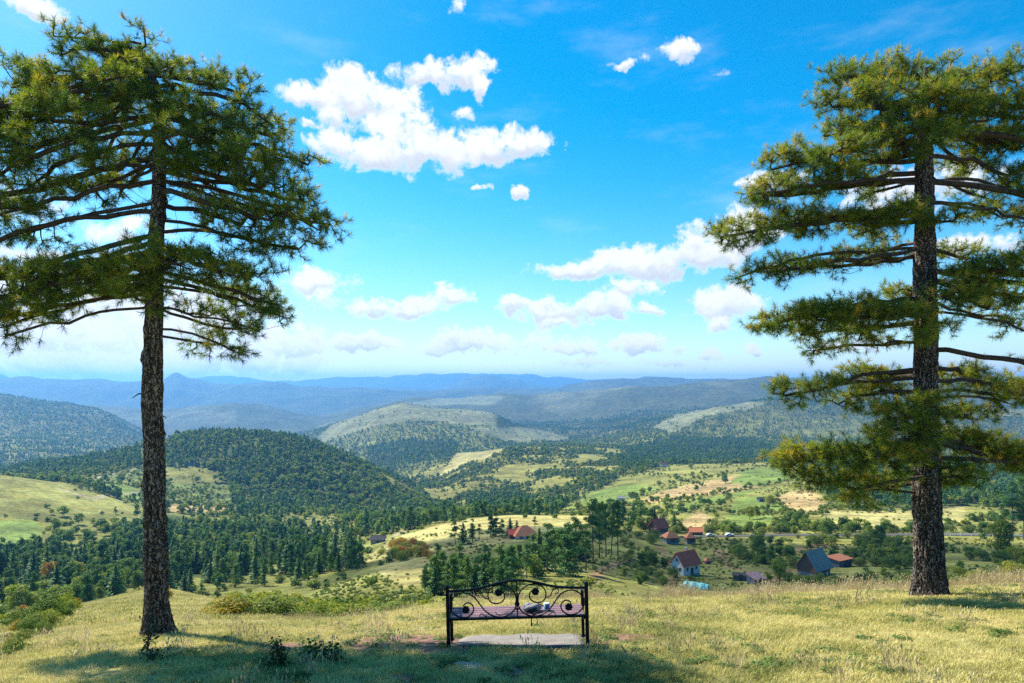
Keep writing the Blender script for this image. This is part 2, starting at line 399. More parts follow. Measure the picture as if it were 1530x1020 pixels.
def H0(X, Y):
    X = np.asarray(X, float); Y = np.asarray(Y, float); sh = X.shape
    X = X.ravel(); Y = Y.ravel()
    Yc = np.maximum(Y, 0.0)
    px = CX + F * X / np.maximum(Y, 7.0)
    px = np.clip(px, -899, 2399)
    fi = (px - FX[0]) / (FX[1] - FX[0]); i0 = np.clip(np.floor(fi).astype(int), 0, len(FX) - 2); fr = fi - i0
    ty = TY[:, i0] * (1 - fr) + TY[:, i0 + 1] * fr
    tz = TZ[:, i0] * (1 - fr) + TZ[:, i0 + 1] * fr
    s = np.log(ty + 6); q = np.log(Yc + 6)
    d = np.diff(tz, axis=0) / np.diff(s, axis=0)
    m = np.zeros_like(tz); m[0] = d[0]; m[-1] = d[-1]
    same = d[:-1] * d[1:] > 0
    hm = np.where(same, 2 * d[:-1] * d[1:] / np.where(same, d[:-1] + d[1:], 1), 0)
    m[1:-1] = hm
    # near the viewer the slope is smooth and continuous
    k = np.clip((s[None, :, :] <= q[None, None, :]).sum(axis=1)[0] - 1, 0, NL - 1)
    ar = np.arange(len(q))
    s0 = s[k, ar]; s1 = s[k + 1, ar]; h = s1 - s0; t = np.clip((q - s0) / h, 0, 1)
    z0 = tz[k, ar]; z1 = tz[k + 1, ar]; m0 = m[k, ar]; m1 = m[k + 1, ar]
    z = (2 * t**3 - 3 * t**2 + 1) * z0 + (t**3 - 2 * t**2 + t) * h * m0 + (-2 * t**3 + 3 * t**2) * z1 + (t**3 - t**2) * h * m1
    return z.reshape(sh)


def H(X, Y):
    X = np.asarray(X, float); Y = np.asarray(Y, float)
    z = H0(X, Y)
    Ya = np.maximum(Y, 0)
    near = np.clip((Ya - 22) / 60, 0, 1); far = np.clip((Ya - 1800) / 2500, 0, 1)
    z = z + near * 0.0036 * np.minimum(Ya, 1800) * fbm(X / (25 + 0 * X), Y / 25, 3, 3) * np.clip(60 / np.maximum(Ya, 60), .15, 1)
    z = z + near * 0.0050 * np.minimum(Ya, 3500) * fbm(X / 170, Y / 170, 4, 11) * np.clip((Ya - 60) / 300, 0, 1)
    rid = 1 - np.abs(fbm(X / 900 + 0.25 * fbm(X / 700, Y / 700, 2, 5), Y / 1500, 4, 21)) * 2
    z = z + far * 0.0042 * np.minimum(Ya, 11000) * rid * (1 + .6 * far)
    # footstep-scale bumps on the near turf
    nb = np.clip((30 - Ya) / 10, 0, 1)
    z = z + nb * (0.035 * fbm(X / 1.6, Y / 1.6, 3, 31) + 0.012 * fbm(X / .3, Y / .3, 2, 37))
    return z


# visible horizon table
PXG = np.arange(-640, 2172, 4.0); YG = np.exp(np.linspace(math.log(6), math.log(18500), 1500))
_X = (PXG[:, None] - CX) / F * YG[None, :]
ZG = H(_X, np.broadcast_to(YG, _X.shape)); PYG = CY - F * ZG / YG[None, :]
HOR = np.minimum.accumulate(PYG, axis=1)


def horizon(px, Y):
    i = np.clip(((np.asarray(px) - PXG[0]) / 4).astype(int), 0, len(PXG) - 1)
    j = np.clip(np.searchsorted(YG, np.asarray(Y)) - 1, 0, len(YG) - 1)
    return HOR[i, j]


def hit(px, py, ymin=0, ymax=1e9):
    """first ground point seen through that direction"""
    i = int(np.clip(round((px - PXG[0]) / 4), 0, len(PXG) - 1))
    c = PYG[i]; ok = np.where((c <= py) & (YG >= ymin) & (YG <= ymax))[0]
    j = ok[0] if len(ok) else np.searchsorted(YG, min(ymax, 1000))
    Y = YG[j]
    if j > 0 and len(ok) and c[j - 1] > py: Y = YG[j - 1] + (YG[j] - YG[j - 1]) * (c[j - 1] - py) / (c[j - 1] - c[j])
    X = (px - CX) / F * Y
    return Vector((float(X), float(Y), float(H(np.array([X]), np.array([Y]))[0])))


def zat(x, y): return float(H(np.array([x]), np.array([y]))[0])


def inpoly(px, py, poly):
    px = np.asarray(px); py = np.asarray(py); r = np.zeros(px.shape, bool); n = len(poly)
    for i in range(n):
        x1, y1 = poly[i]; x2, y2 = poly[(i + 1) % n]
        if y1 == y2: continue
        c = ((y1 > py) != (y2 > py)) & (px < (x2 - x1) * (py - y1) / (y2 - y1) + x1)
        r ^= c
    return r


# ------------------------------------------------------------------ land cover (world patches, given by their outline as seen and their distance)
# classes: 0 mixed wood, 1 conifer wood, 2 scrub, 3 dry meadow, 4 green meadow, 5 bare earth, 6 tan field, 7 autumn scrub, 8 rough grass, 9 orchard
LC = [
 ([(-900, 900), (2400, 900), (2400, 0), (-900, 0)], 340, 1e9, 0),
 # far hills
 ([(470, 655), (520, 620), (600, 600), (745, 615), (745, 655), (700, 668), (640, 660), (560, 668), (500, 672)], 2700, 4300, 10),
 ([(600, 600), (690, 590), (760, 594), (740, 606), (640, 606)], 4000, 7000, 10),
 ([(700, 640), (780, 640), (860, 652), (830, 660), (760, 662)], 2200, 3600, 10),
 ([(970, 640), (1030, 606), (1080, 600), (1150, 600), (1120, 612), (1060, 622), (1000, 648)], 2200, 4000, 10),
 ([(1400, 610), (1480, 600), (1530, 610), (1530, 626), (1460, 618)], 2200, 4000, 10),
 ([(545, 668), (600, 655), (690, 660), (680, 690), (600, 712), (550, 695)], 1900, 2500, 1),
 ([(225, 672), (300, 640), (420, 645), (520, 680), (600, 722), (655, 762), (600, 775), (500, 772), (420, 770), (350, 745), (340, 712), (240, 694)], 830, 1300, 11),
 # scrub hillside right of the ravine
 ([(600, 715), (660, 690), (760, 655), (930, 672), (930, 700), (860, 745), (790, 765), (680, 770), (640, 745)], 850, 2000, 2),
 ([(700, 745), (770, 735), (800, 750), (780, 775), (700, 775)], 600, 1200, 1),
 ([(700, 660), (770, 655), (800, 665), (740, 680), (690, 700), (650, 715)], 1100, 2000, 3),
 ([(925, 698), (945, 668), (1000, 655), (1060, 648), (1160, 664), (1150, 690), (1050, 692), (1000, 702)], 1150, 2300, 1),
 # right hand farmland
 ([(830, 770), (860, 748), (930, 715), (1000, 695), (1180, 690), (1240, 712), (1540, 765), (1540, 799), (1060, 799), (960, 780)], 345, 1260, 8),
 ([(845, 762), (885, 735), (950, 720), (985, 732), (930, 748), (890, 758)], 420, 1300, 4),
 ([(960, 745), (1040, 722), (1110, 706), (1150, 702), (1130, 728), (1040, 742), (975, 752)], 400, 1300, 6),
 ([(1080, 722), (1120, 698), (1180, 702), (1200, 715), (1140, 724)], 500, 1300, 4),
 ([(985, 766), (1055, 745), (1140, 728), (1080, 750), (1010, 768)], 400, 1300, 4),
 ([(1002, 788), (1045, 764), (1068, 776), (1060, 792)], 345, 800, 6),
 ([(1090, 764), (1098, 744), (1150, 738), (1180, 750), (1170, 766)], 345, 900, 4),
 ([(1072, 788), (1092, 768), (1165, 769), (1150, 788)], 345, 700, 4),
 ([(1160, 742), (1205, 730), (1235, 748), (1225, 768), (1185, 766)], 345, 1000, 6),
 ([(1230, 762), (1400, 764), (1400, 786), (1240, 788)], 345, 700, 3),
 ([(1410, 756), (1440, 758), (1440, 790), (1405, 790)], 345, 700, 3),
 ([(1190, 700), (1540, 690), (1540, 752), (1400, 758), (1300, 760), (1240, 748)], 500, 1400, 1),
 # left hand farmland
 ([(-900, 705), (0, 708), (60, 712), (215, 757), (212, 766), (60, 768), (-900, 770)], 440, 700, 8),
 ([(128, 724), (175, 720), (214, 734), (214, 752), (190, 748)], 640, 1100, 4),
 ([(120, 722), (150, 706), (210, 697), (212, 716), (160, 720)], 700, 1150, 9),
 ([(245, 700), (270, 692), (330, 706), (330, 718), (260, 724)], 700, 1150, 8),
 ([(250, 722), (340, 722), (352, 744), (345, 768), (248, 768)], 620, 1000, 9),
 ([(254, 752), (345, 758), (345, 768), (254, 764)], 600, 900, 6),
 ([(-900, 775), (0, 778), (50, 776), (62, 790), (50, 812), (0, 822), (-900, 822)], 300, 640, 4),
 ([(15, 702), (60, 690), (210, 672), (210, 696), (120, 706), (60, 716), (20, 714)], 750, 1200, 1),
 ([(250, 700), (255, 665), (300, 648), (480, 655), (540, 690), (500, 700), (420, 690), (340, 690)], 850, 1200, 1),
 ([(560, 700), (600, 722), (640, 750), (652, 762), (610, 752), (575, 720)], 850, 1300, 2),
 ([(390, 775), (500, 768), (520, 790), (450, 792)], 420, 800, 8),
 ([(180, 790), (250, 768), (420, 792), (430, 835), (360, 862), (180, 862)], 230, 620, 1),
 ([(-900, 830), (120, 815), (190, 850), (190, 905), (-900, 945)], 90, 380, 1),
 # centre knoll
 ([(540, 838), (590, 804), (650, 784), (740, 766), (880, 764), (880, 790), (790, 806), (720, 818), (670, 840), (620, 846), (590, 838)], 200, 430, 3),
 ([(440, 905), (500, 872), (560, 845), (600, 836), (680, 818), (740, 812), (700, 860), (680, 905)], 80, 330, 8), ([(560, 850), (600, 838), (680, 820), (720, 816), (640, 868), (600, 880)], 90, 300, 3),
]
NEARROUGH = ([(800, 950), (800, 830), (900, 795), (980, 796), (1540, 796), (1540, 950)], 40, 350, 8)


def cover(px, py, Y):
    px = np.asarray(px, float); py = np.asarray(py, float); Y = np.asarray(Y, float)
    X = (px - CX) / F * Y
    jx = px + 9 * fbm(X / (Y * .03 + 4), Y / (Y * .09 + 8), 3, 51); jy = py + 3.5 * fbm(X / (Y * .04 + 4), Y / (Y * .1 + 8), 3, 61)
    c = np.full(px.shape, 0)
    for (poly, a, b, k) in LC + [NEARROUGH]:
        m = inpoly(jx, jy, poly) & (Y >= a) & (Y <= b); c[m] = k
    m = (Y < 340) & (Y > 22) & (c == 0) & (px < 800); c[m] = 0
    c[(Y <= 30)] = 8
    dome = inpoly(jx, jy, [(60, 990), (110, 905), (170, 880), (235, 866), (330, 872), (345, 905), (300, 960), (0, 1040)]) & (Y < 85); c[dome] = 3
    c[(Y <= 30) & (px > -100)] = 3
    sl = (((Y > 22) & (Y < 75)) | ((Y < 150) & (px > 290) & (Y >= 75) & (c != 8) & (c != 3))) & ~dome & (px < 650); c[sl] = 7
    bank = (Y > 12.5) & (Y < 60) & ~dome & (jx < np.interp(Y, [12, 20, 45, 60], [30, 90, 110, 140])); c[bank] = 7
    return c


# colours of bare land per class
GC = np.array([(0.165, 0.175, 0.045), (0.070, 0.095, 0.026), (0.21, 0.205, 0.05), (0.31, 0.285, 0.105), (0.15, 0.21, 0.045), (0.24, 0.15, 0.085),
               (0.36, 0.27, 0.12), (0.14, 0.14, 0.035), (0.20, 0.205, 0.055), (0.13, 0.165, 0.045), (0.165, 0.175, 0.085), (0.075, 0.10, 0.028)])

# ------------------------------------------------------------------ terrain mesh
NU, NV = 900, 1150
u = np.linspace(-1.75, 1.75, NU); Yr = np.concatenate([np.linspace(-11, 24, 330), np.exp(np.linspace(math.log(24.15), math.log(19000), NV - 330))])
A0 = 14.0
UU, YY = np.meshgrid(u, Yr); XX = UU * (YY + A0)
ZZ = H(XX, YY)
PX = CX + F * XX / np.maximum(YY, 7); PY = CY - F * ZZ / np.maximum(YY, 7)
cc = cover(PX.ravel(), PY.ravel(), YY.ravel())
col = GC[cc].reshape(NV, NU, 3)
# far forested ridges: woods and pastures as patches
fp = fbm(XX / 420, YY / 700, 4, 71)
pasture = np.clip((fp - 0.22) * 6, 0, 1) * np.clip((YY - 2600) / 800, 0, 1) * np.clip((9000 - YY) / 3000, 0, 1)
pasture *= (cc.reshape(NV, NU) == 0) * .8
col = col * (1 - .55 * np.clip((YY - 2300) / 900, 0, 1) * (cc.reshape(NV, NU) == 0))[..., None]
col = col * (1 - 0.7 * pasture[..., None]) + np.array((0.17, 0.17, 0.085)) * 0.7 * pasture[..., None]
for _ in range(1):
    c2 = col.copy(); c2[1:-1, 1:-1] = (col[1:-1, 1:-1] * 2 + col[:-2, 1:-1] + col[2:, 1:-1] + col[1:-1, :-2] + col[1:-1, 2:]) / 6
    nearm = (YY < 1e9)[..., None]; col = np.where(nearm, c2, col)


def path_mask(pts, wid):
    """distance mask to a world polyline"""
    d = np.full(XX.shape, 1e9)
    for (a, b) in zip(pts[:-1], pts[1:]):
        ax, ay = a[0], a[1]; bx, by = b[0], b[1]
        t = np.clip(((XX - ax) * (bx - ax) + (YY - ay) * (by - ay)) / ((bx - ax)**2 + (by - ay)**2 + 1e-9), 0, 1)
        d = np.minimum(d, np.hypot(XX - ax - t * (bx - ax), YY - ay - t * (by - ay)))
    return np.clip(1.5 - d / wid, 0, 1)


TRACKS = [([(1075, 822), (1080, 838), (1100, 850), (1140, 857), (1175, 852), (1210, 856)], 2.2), ([(1175, 852), (1160, 868), (1130, 882)], 1.8), ([(985, 815), (1010, 850), (1000, 880)], 1.2),
          ([(1190, 822), (1230, 815), (1260, 818)], 4.0), ([(940, 835), (900, 850), (880, 870)], 1.6)]
for pts, wd in TRACKS:
    P = [hit(a, b, 100, 345) for a, b in pts]
    mk = path_mask(P, wd)[..., None] * 0.8; col = col * (1 - mk) + GC[5] * 1.1 * mk
for pts, wd, yr in [([(240, 722), (180, 738), (140, 745), (90, 730)], 3.0, (560, 1000)), ([(215, 696), (150, 712), (120, 722)], 3.5, (700, 1200)), ([(700, 765), (640, 780), (590, 800)], 3.0, (330, 900))]:
    P = [hit(a, b, *yr) for a, b in pts]
    mk = path_mask(P, wd)[..., None] * 0.7; col = col * (1 - mk) + np.array((0.33, 0.28, 0.19)) * mk

m, t, p, o = newmat('land'); M_LAND = m
at = t.new('ShaderNodeAttribute', attribute_name='land_colour').outputs['Color']
pos = t.new('ShaderNodeNewGeometry').outputs['Position']
nA = t.noise(pos, 0.9, 8, 0.65); nB = t.noise(pos, 0.035, 6, 0.6); nC = t.noise(pos, 0.005, 5, 0.6); nD = t.noise(pos, 14.0, 5, .6)
v = t.math('MULTIPLY', t.mrange(nA, .3, .7, .66, 1.28), t.mrange(nB, .3, .7, .62, 1.32))
nE = t.noise(pos, 0.22, 6, .65); v = t.math('MULTIPLY', v, t.mrange(nE, .34, .66, .70, 1.25))
v = t.math('MULTIPLY', v, t.mrange(nC, .3, .7, .78, 1.2)); v = t.math('MULTIPLY', v, t.mrange(nD, .3, .7, .75, 1.2))
c = t.vmath('SCALE', at); t.l.new(v, c.node.inputs['Scale'])
c = t.mix(t.mrange(t.noise(pos, .06, 5, .6), .48, .68, 0, .45), c, t.mix(1.0, c, (1.25, .95, .7, 1), 'MULTIPLY'))
t.put(p.inputs['Base Color'], c); p.inputs['Roughness'].default_value = 0.95; p.inputs['Specular IOR Level'].default_value = 0.05
b = t.new('ShaderNodeBump'); b.inputs['Strength'].default_value = 0.5; b.inputs['Distance'].default_value = 0.05
t.put(b.inputs['Height'], t.noise(pos, 9, 6, .6)); t.l.new(b.outputs[0], p.inputs['Normal'])

idx = np.arange(NU * NV).reshape(NV, NU)
quads = np.stack([idx[:-1, :-1], idx[:-1, 1:], idx[1:, 1:], idx[1:, :-1]], -1).reshape(-1, 4)
land = mesh_np('terrain', np.stack([XX, YY, ZZ], -1).reshape(-1, 3), quads, M_LAND, attr={'land_colour': col.reshape(-1, 3)}, smooth=True)
tag(land, 'rolling hills and valleys of meadow and woodland seen from the ridge', 'terrain', kind='structure')
HAZE_D, HAZE_C = 0.00009, (0.15, 0.48, 1.0, 1)
# ------------------------------------------------------------------ haze: a closed box of even, thin air
hz = MB(); zlo = float(ZZ.min()) - 1.0
_X0, _X1, _Y0, _Y1, _Z1 = float(XX.min()) - 60, float(XX.max()) + 60, -40.0, 19100.0, max(float(ZZ.max()) + 3, 60)
hz.box(((_X0 + _X1) / 2, (_Y0 + _Y1) / 2, (zlo + _Z1) / 2), (_X1 - _X0, _Y1 - _Y0, _Z1 - zlo))
mh = bpy.data.materials.new('haze_air'); mh.use_nodes = True; th = NT(mh.node_tree); th.n.clear()
ho = th.new('ShaderNodeOutputMaterial'); pv = th.new('ShaderNodeVolumePrincipled')
pv.inputs['Density'].default_value = HAZE_D; pv.inputs['Color'].default_value = HAZE_C; pv.inputs['Anisotropy'].default_value = 0.3
th.l.new(pv.outputs[0], ho.inputs['Volume'])
hzo = hz.build('haze', mh); tag(hzo, 'thin blue haze filling the air above the valleys', 'haze', kind='stuff')
# ------------------------------------------------------------------ vegetation prototypes (metres, base at the origin)
def quadleaf(C, N, size, asp=1.0, rnd=None):
    """leaf quads at centres C, facing roughly N"""
    n = len(C); T = rng.normal(size=(n, 3)); N = N / (np.linalg.norm(N, axis=1, keepdims=True) + 1e-9)
    T -= (T * N).sum(1, keepdims=True) * N; T /= np.linalg.norm(T, axis=1, keepdims=True) + 1e-9
    B = np.cross(N, T); s = np.asarray(size).reshape(-1, 1) * np.ones((n, 1))
    k = rng.uniform(.7, 1.3, (n, 4, 1))
    V = np.stack([C - T * s * asp * k[:, 0], C - B * s * .6 * k[:, 1] + T * s * .1, C + T * s * asp * k[:, 2], C + B * s * .6 * k[:, 3]], 1).reshape(-1, 3)
    return V, np.arange(n * 4).reshape(n, 4)


def rndsph(n):
    v = rng.normal(size=(n, 3)); return v / np.linalg.norm(v, axis=1, keepdims=True)


def lobes_leaves(lobes, nleaf, size, fill=0.35, down=0.3):
    L = np.array([l[:3] for l in lobes]); Rr = np.array([l[3:6] for l in lobes])
    w_ = Rr.prod(1) ** (2 / 3); k = rng.choice(len(lobes), nleaf, p=w_ / w_.sum())
    d = rndsph(nleaf); r = np.where(rng.random(nleaf) < fill, rng.uniform(.4, 1, nleaf), rng.uniform(.85, 1.08, nleaf))
    keep = (d[:, 2] > -0.2) | (rng.random(nleaf) < down); d, r, k = d[keep], r[keep], k[keep]
    C = L[k] + d * r[:, None] * Rr[k]
    N = d / Rr[k] + rng.normal(size=d.shape) * (.55 * np.linalg.norm(d / Rr[k], axis=1, keepdims=True)) 
    return quadleaf(C, N, size * rng.uniform(.6, 1.3, len(C)), 1.0)


def trunk_mesh(h, r, lean=(0, 0), limbs=(), n=7):
    b = MB(); K = 7
    P = [(lean[0] * (i / K) ** 2 + .03 * h * math.sin(i * 1.7) * .3, lean[1] * (i / K) ** 2, h * i / K - .15 * (i == 0)) for i in range(K + 1)]
    b.tube(P, [r * (1 - .8 * i / K) * (1.35 if i == 0 else 1) for i in range(K + 1)], n)
    for (z0, x, y, z1) in limbs:
        f = z0 / h; s = Vector((lean[0] * f * f, lean[1] * f * f, z0)); e = Vector((x, y, z1)); mdl = (s + e) / 2 + Vector((0, 0, -.06 * h))
        b.tube([s, mdl, e], [r * (1 - .8 * f) * .6, r * .3, r * .1], 5)
    return b


def make_broad(name, h, wd, nleaf, lsz, mat, bark, nl=14, thr=.25, seed=1, flat=1.0, link=True):
    rn = random.Random(seed); lobes = []; limbs = []
    cz = h * .58
    for i in range(nl):
        a = rn.uniform(0, 6.283); q = rn.random() ** .5; zz = rn.uniform(-1, 1)
        rr = wd * .5 * .72 * q * math.sqrt(max(0.05, 1 - (zz * .75) ** 2)); x, y, z = rr * math.cos(a), rr * math.sin(a), cz + zz * h * .30
        s = wd * rn.uniform(.15, .27); lobes.append((x, y, z, s, s, s * rn.uniform(.7, .95) * flat)); limbs.append((rn.uniform(thr, .6) * h, x * .8, y * .8, z))
    V, Fq = lobes_leaves(lobes, nleaf, lsz)
    t_ = trunk_mesh(h * .8, h * .028, (rn.uniform(-.4, .4), rn.uniform(-.3, .3)), limbs[:7])
    return V, Fq, t_


def conifer_leaves(h, wd, whorls, per, seg, lsz, rn, lo=.1):
    C = []; N = []; S = []
    for i in range(whorls):
        f = i / (whorls - 1); z = h * (lo + (1 - lo) * f ** .9); L = wd * .5 * (1 - f) ** .8 * rn.uniform(.75, 1.15) + .12
        for k in range(max(3, int(per * (1 - f * .6)))):
            a = rn.uniform(0, 6.283); l = L * rn.uniform(.65, 1.15)
            for j in range(seg):
                q = (j + .8) / seg; side = rn.uniform(-.28, .28) * l * q
                x = math.cos(a) * l * q - math.sin(a) * side; y = math.sin(a) * l * q + math.cos(a) * side
                zz = z - .28 * l * q + .14 * l * q * q + rn.uniform(-.12, .12) * lsz
                C.append((x, y, zz)); N.append((math.cos(a) * .5 + rn.gauss(0, .35), math.sin(a) * .5 + rn.gauss(0, .35), 1)); S.append(lsz * (1.15 - .45 * f) * rn.uniform(.6, 1.3))
    return quadleaf(np.array(C), np.array(N), np.array(S), 1.0)


BARK_C = ((0.075, 0.058, 0.045), (0.16, 0.13, 0.105))
M_TWIG = plain('tree_bark', (0.11, 0.085, 0.065), .9, .4, 3.0)
CON = [(0.0, (0.030, 0.098, 0.040)), (0.5, (0.075, 0.168, 0.044)), (1.0, (0.20, 0.265, 0.048))]
MIX = [(0.0, (0.055, 0.130, 0.030)), (0.45, (0.125, 0.20, 0.038)), (0.75, (0.22, 0.28, 0.045)), (1.0, (0.34, 0.32, 0.055))]
OLV = [(0.0, (0.055, 0.115, 0.028)), (0.5, (0.125, 0.18, 0.04)), (1.0, (0.24, 0.25, 0.055))]
AUT = [(0.0, (0.17, 0.19, 0.03)), (0.4, (0.30, 0.24, 0.03)), (0.7, (0.34, 0.19, 0.035)), (1.0, (0.32, 0.12, 0.045))]
YEL = [(0.0, (0.13, 0.19, 0.03)), (0.5, (0.22, 0.25, 0.035)), (1.0, (0.36, 0.30, 0.045))]
M_CON = leafmat('conifer_needles', CON, .25); M_MIX = leafmat('wood_leaves', MIX, .38); M_OLV = leafmat('shrub_leaves', OLV, .3)
M_AUT = leafmat('autumn_leaves', AUT, .35, obj_w=.75); M_YEL = leafmat('yellowing_leaves', YEL, .35)

hidden = bpy.data.collections.new('tree_kinds')


def proto(name, V, Fq, tr, mat, lib, named='tree'):
    """library entry: leaves mesh and trunk mesh data"""
    me_o = mesh_np(name + '_crown', V, Fq, mat); leaves = me_o.data; bpy.data.objects.remove(me_o)
    tm = None
    if tr is not None:
        to = tr.build(name + '_trunk', M_TWIG); tm = to.data; bpy.data.objects.remove(to)
    lib.append((leaves, tm))


def far_obj(name, V, Fq, mats, tr=None, mi=None):
    o = mesh_np(name, V, Fq, mats); 
    for c_ in list(o.users_collection): c_.objects.unlink(o)
    hidden.objects.link(o); return o


LIB = {'conifer': [], 'broad': [], 'autumn': [], 'yellow': [], 'shrub': [], 'yshrub': [], 'pine': [], 'ashrub': []}
for s in range(2):
    rn = random.Random(100 + s); h = 12 + s
    V, Fq = conifer_leaves(h, 6.2 + .6 * s, 30, 11, 7, .42, rn, lo=.08 + .05 * (s % 2))
    proto('conifer', V, Fq, trunk_mesh(h * .97, .2), M_CON, LIB['conifer'])
for s in range(4):
    V, Fq, t_ = make_broad('b', 9, 7.5, 5200, .26, M_MIX, None, 22, seed=200 + s); proto('broadleaf', V, Fq, t_, M_MIX, LIB['broad'])
for s in range(2):
    V, Fq, t_ = make_broad('a', 5, 4.6, 3200, .16, M_AUT, None, 14, seed=220 + s); proto('autumn', V, Fq, t_, M_AUT, LIB['autumn'])
    V, Fq, t_ = make_broad('a', 7, 5.5, 4200, .2, M_YEL, None, 16, seed=230 + s); proto('yellowing', V, Fq, t_, M_YEL, LIB['yellow'])
for s in range(3):
    for key, mt in (('shrub', M_OLV), ('yshrub', M_YEL), ('ashrub', M_AUT)):
        V, Fq, t_ = make_broad('a', 2.4, 3.2, 2600, .10, mt, None, 16, thr=.05, seed=240 + s); V[:, 2] = V[:, 2] * 1.15 - .35
        proto('shrub', V, Fq, trunk_mesh(1.5, .05, (0, 0), [(.1 + .1 * k, math.cos(k * 1.3) * .9, math.sin(k * 1.3) * .9, 1.5) for k in range(6)]), mt, LIB[key])
for s in range(5):
    rn = random.Random(330 + s); lobes = []
    for i in range(26):
        f = rn.uniform(.12, 1); a = rn.uniform(0, 6.283); rr = (1.08 - f) ** .7 * 3.0 * rn.uniform(.15, 1); q = rn.uniform(.7, 1.35) * (1.25 - .5 * f); lobes.append((rr * math.cos(a), rr * math.sin(a), 12.2 * f, q, q, q * .8))
    V, Fq = lobes_leaves(lobes, 4200, .24, .45); proto('conifer', V, Fq, trunk_mesh(11.5, .2), M_CON, LIB['conifer'])
# tall pine with bare stem: flat pads of needles high up
for s in range(3):
    rn = random.Random(300 + s); h = 17; lobes = []; limbs = []
    for i in range(24):
        f = rn.uniform(.36, 1); a = rn.uniform(0, 6.283); rr = (1.15 - f) * 4.2 * rn.uniform(.2, 1); x, y, z = rr * math.cos(a), rr * math.sin(a), h * f
        q = rn.uniform(.8, 1.5); lobes.append((x, y, z, q, q, q * .55)); limbs.append((z - .5, x * .9, y * .9, z))
    V, Fq = lobes_leaves(lobes, 5200, .2, .5); proto('pine', V, Fq, trunk_mesh(h, .24, (rn.uniform(-.8, .8), 0), limbs), M_CON, LIB['pine'])

# simple far versions, one mesh each
FAR = {}
def farset(key, lst): FAR[key] = lst
def merge_far(name, V, Fq, h, r, mats):
    tv = [(r * math.cos(q), r * math.sin(q), z) for z in (-.5, h * .5) for q in (0, 2.1, 4.2)]
    b0 = len(V); tf = np.array([[b0 + i, b0 + (i + 1) % 3, b0 + 3 + (i + 1) % 3, b0 + 3 + i] for i in range(3)])
    V = np.concatenate([V, np.array(tv)]); mi = np.concatenate([np.zeros(len(Fq)), np.ones(3)])
    o = mesh_np(name, V, np.concatenate([Fq, tf]), mats, mi=mi)
    for c_ in list(o.users_collection): c_.objects.unlink(o)
    return o
fc = {}
def farcol(key, objs):
    c_ = bpy.data.collections.new('kinds_' + key)
    for o_ in objs: c_.objects.link(o_)
    fc[key] = c_
L_ = []
for s in range(2):
    rn = random.Random(400 + s); V, Fq = conifer_leaves(11.5 + s * .5, 6.0 + .4 * s, 13, 7, 3, .78, rn, .08); L_.append(merge_far('far_conifer', V, Fq, 11, .16, [M_CON, M_TWIG]))
for s in range(5):
    rn = random.Random(460 + s); lobes = []
    for i in range(13):
        f = rn.uniform(.12, 1); a = rn.uniform(0, 6.283); rr = (1.08 - f) ** .7 * 2.6 * rn.uniform(.2, 1); q = rn.uniform(.9, 1.7) * (1.25 - .5 * f); lobes.append((rr * math.cos(a), rr * math.sin(a), 10.4 * f, q, q, q * .9))
    V, Fq = lobes_leaves(lobes, 420, .62, .4); L_.append(merge_far('far_conifer', V, Fq, 9, .16, [M_CON, M_TWIG]))
farcol('conifer', L_)
L_ = []
for s in range(5):
    V, Fq, _ = make_broad('b', 8.5, 7.8, 420, .75, M_MIX, None, 12, seed=420 + s); L_.append(merge_far('far_broadleaf', V, Fq, 5, .16, [M_MIX, M_TWIG]))
for s in range(2):
    V, Fq, _ = make_broad('b', 7, 6.6, 420, .7, M_YEL, None, 12, seed=430 + s); L_.append(merge_far('far_yellow', V, Fq, 5, .16, [M_YEL, M_TWIG]))
farcol('broad', L_)
L_ = []
for s in range(4):
    V, Fq, _ = make_broad('b', 3.0, 4.0, 260, .42, M_OLV, None, 10, seed=440 + s); V[:, 2] -= .4; L_.append(merge_far('far_shrub', V, Fq, 1.5, .05, [M_OLV, M_TWIG]))
V, Fq, _ = make_broad('b', 3.0, 4.0, 260, .42, M_YEL, None, 10, seed=446); V[:, 2] -= .4; L_.append(merge_far('far_shrub', V, Fq, 1.5, .05, [M_YEL, M_TWIG]))
farcol('shrub', L_)


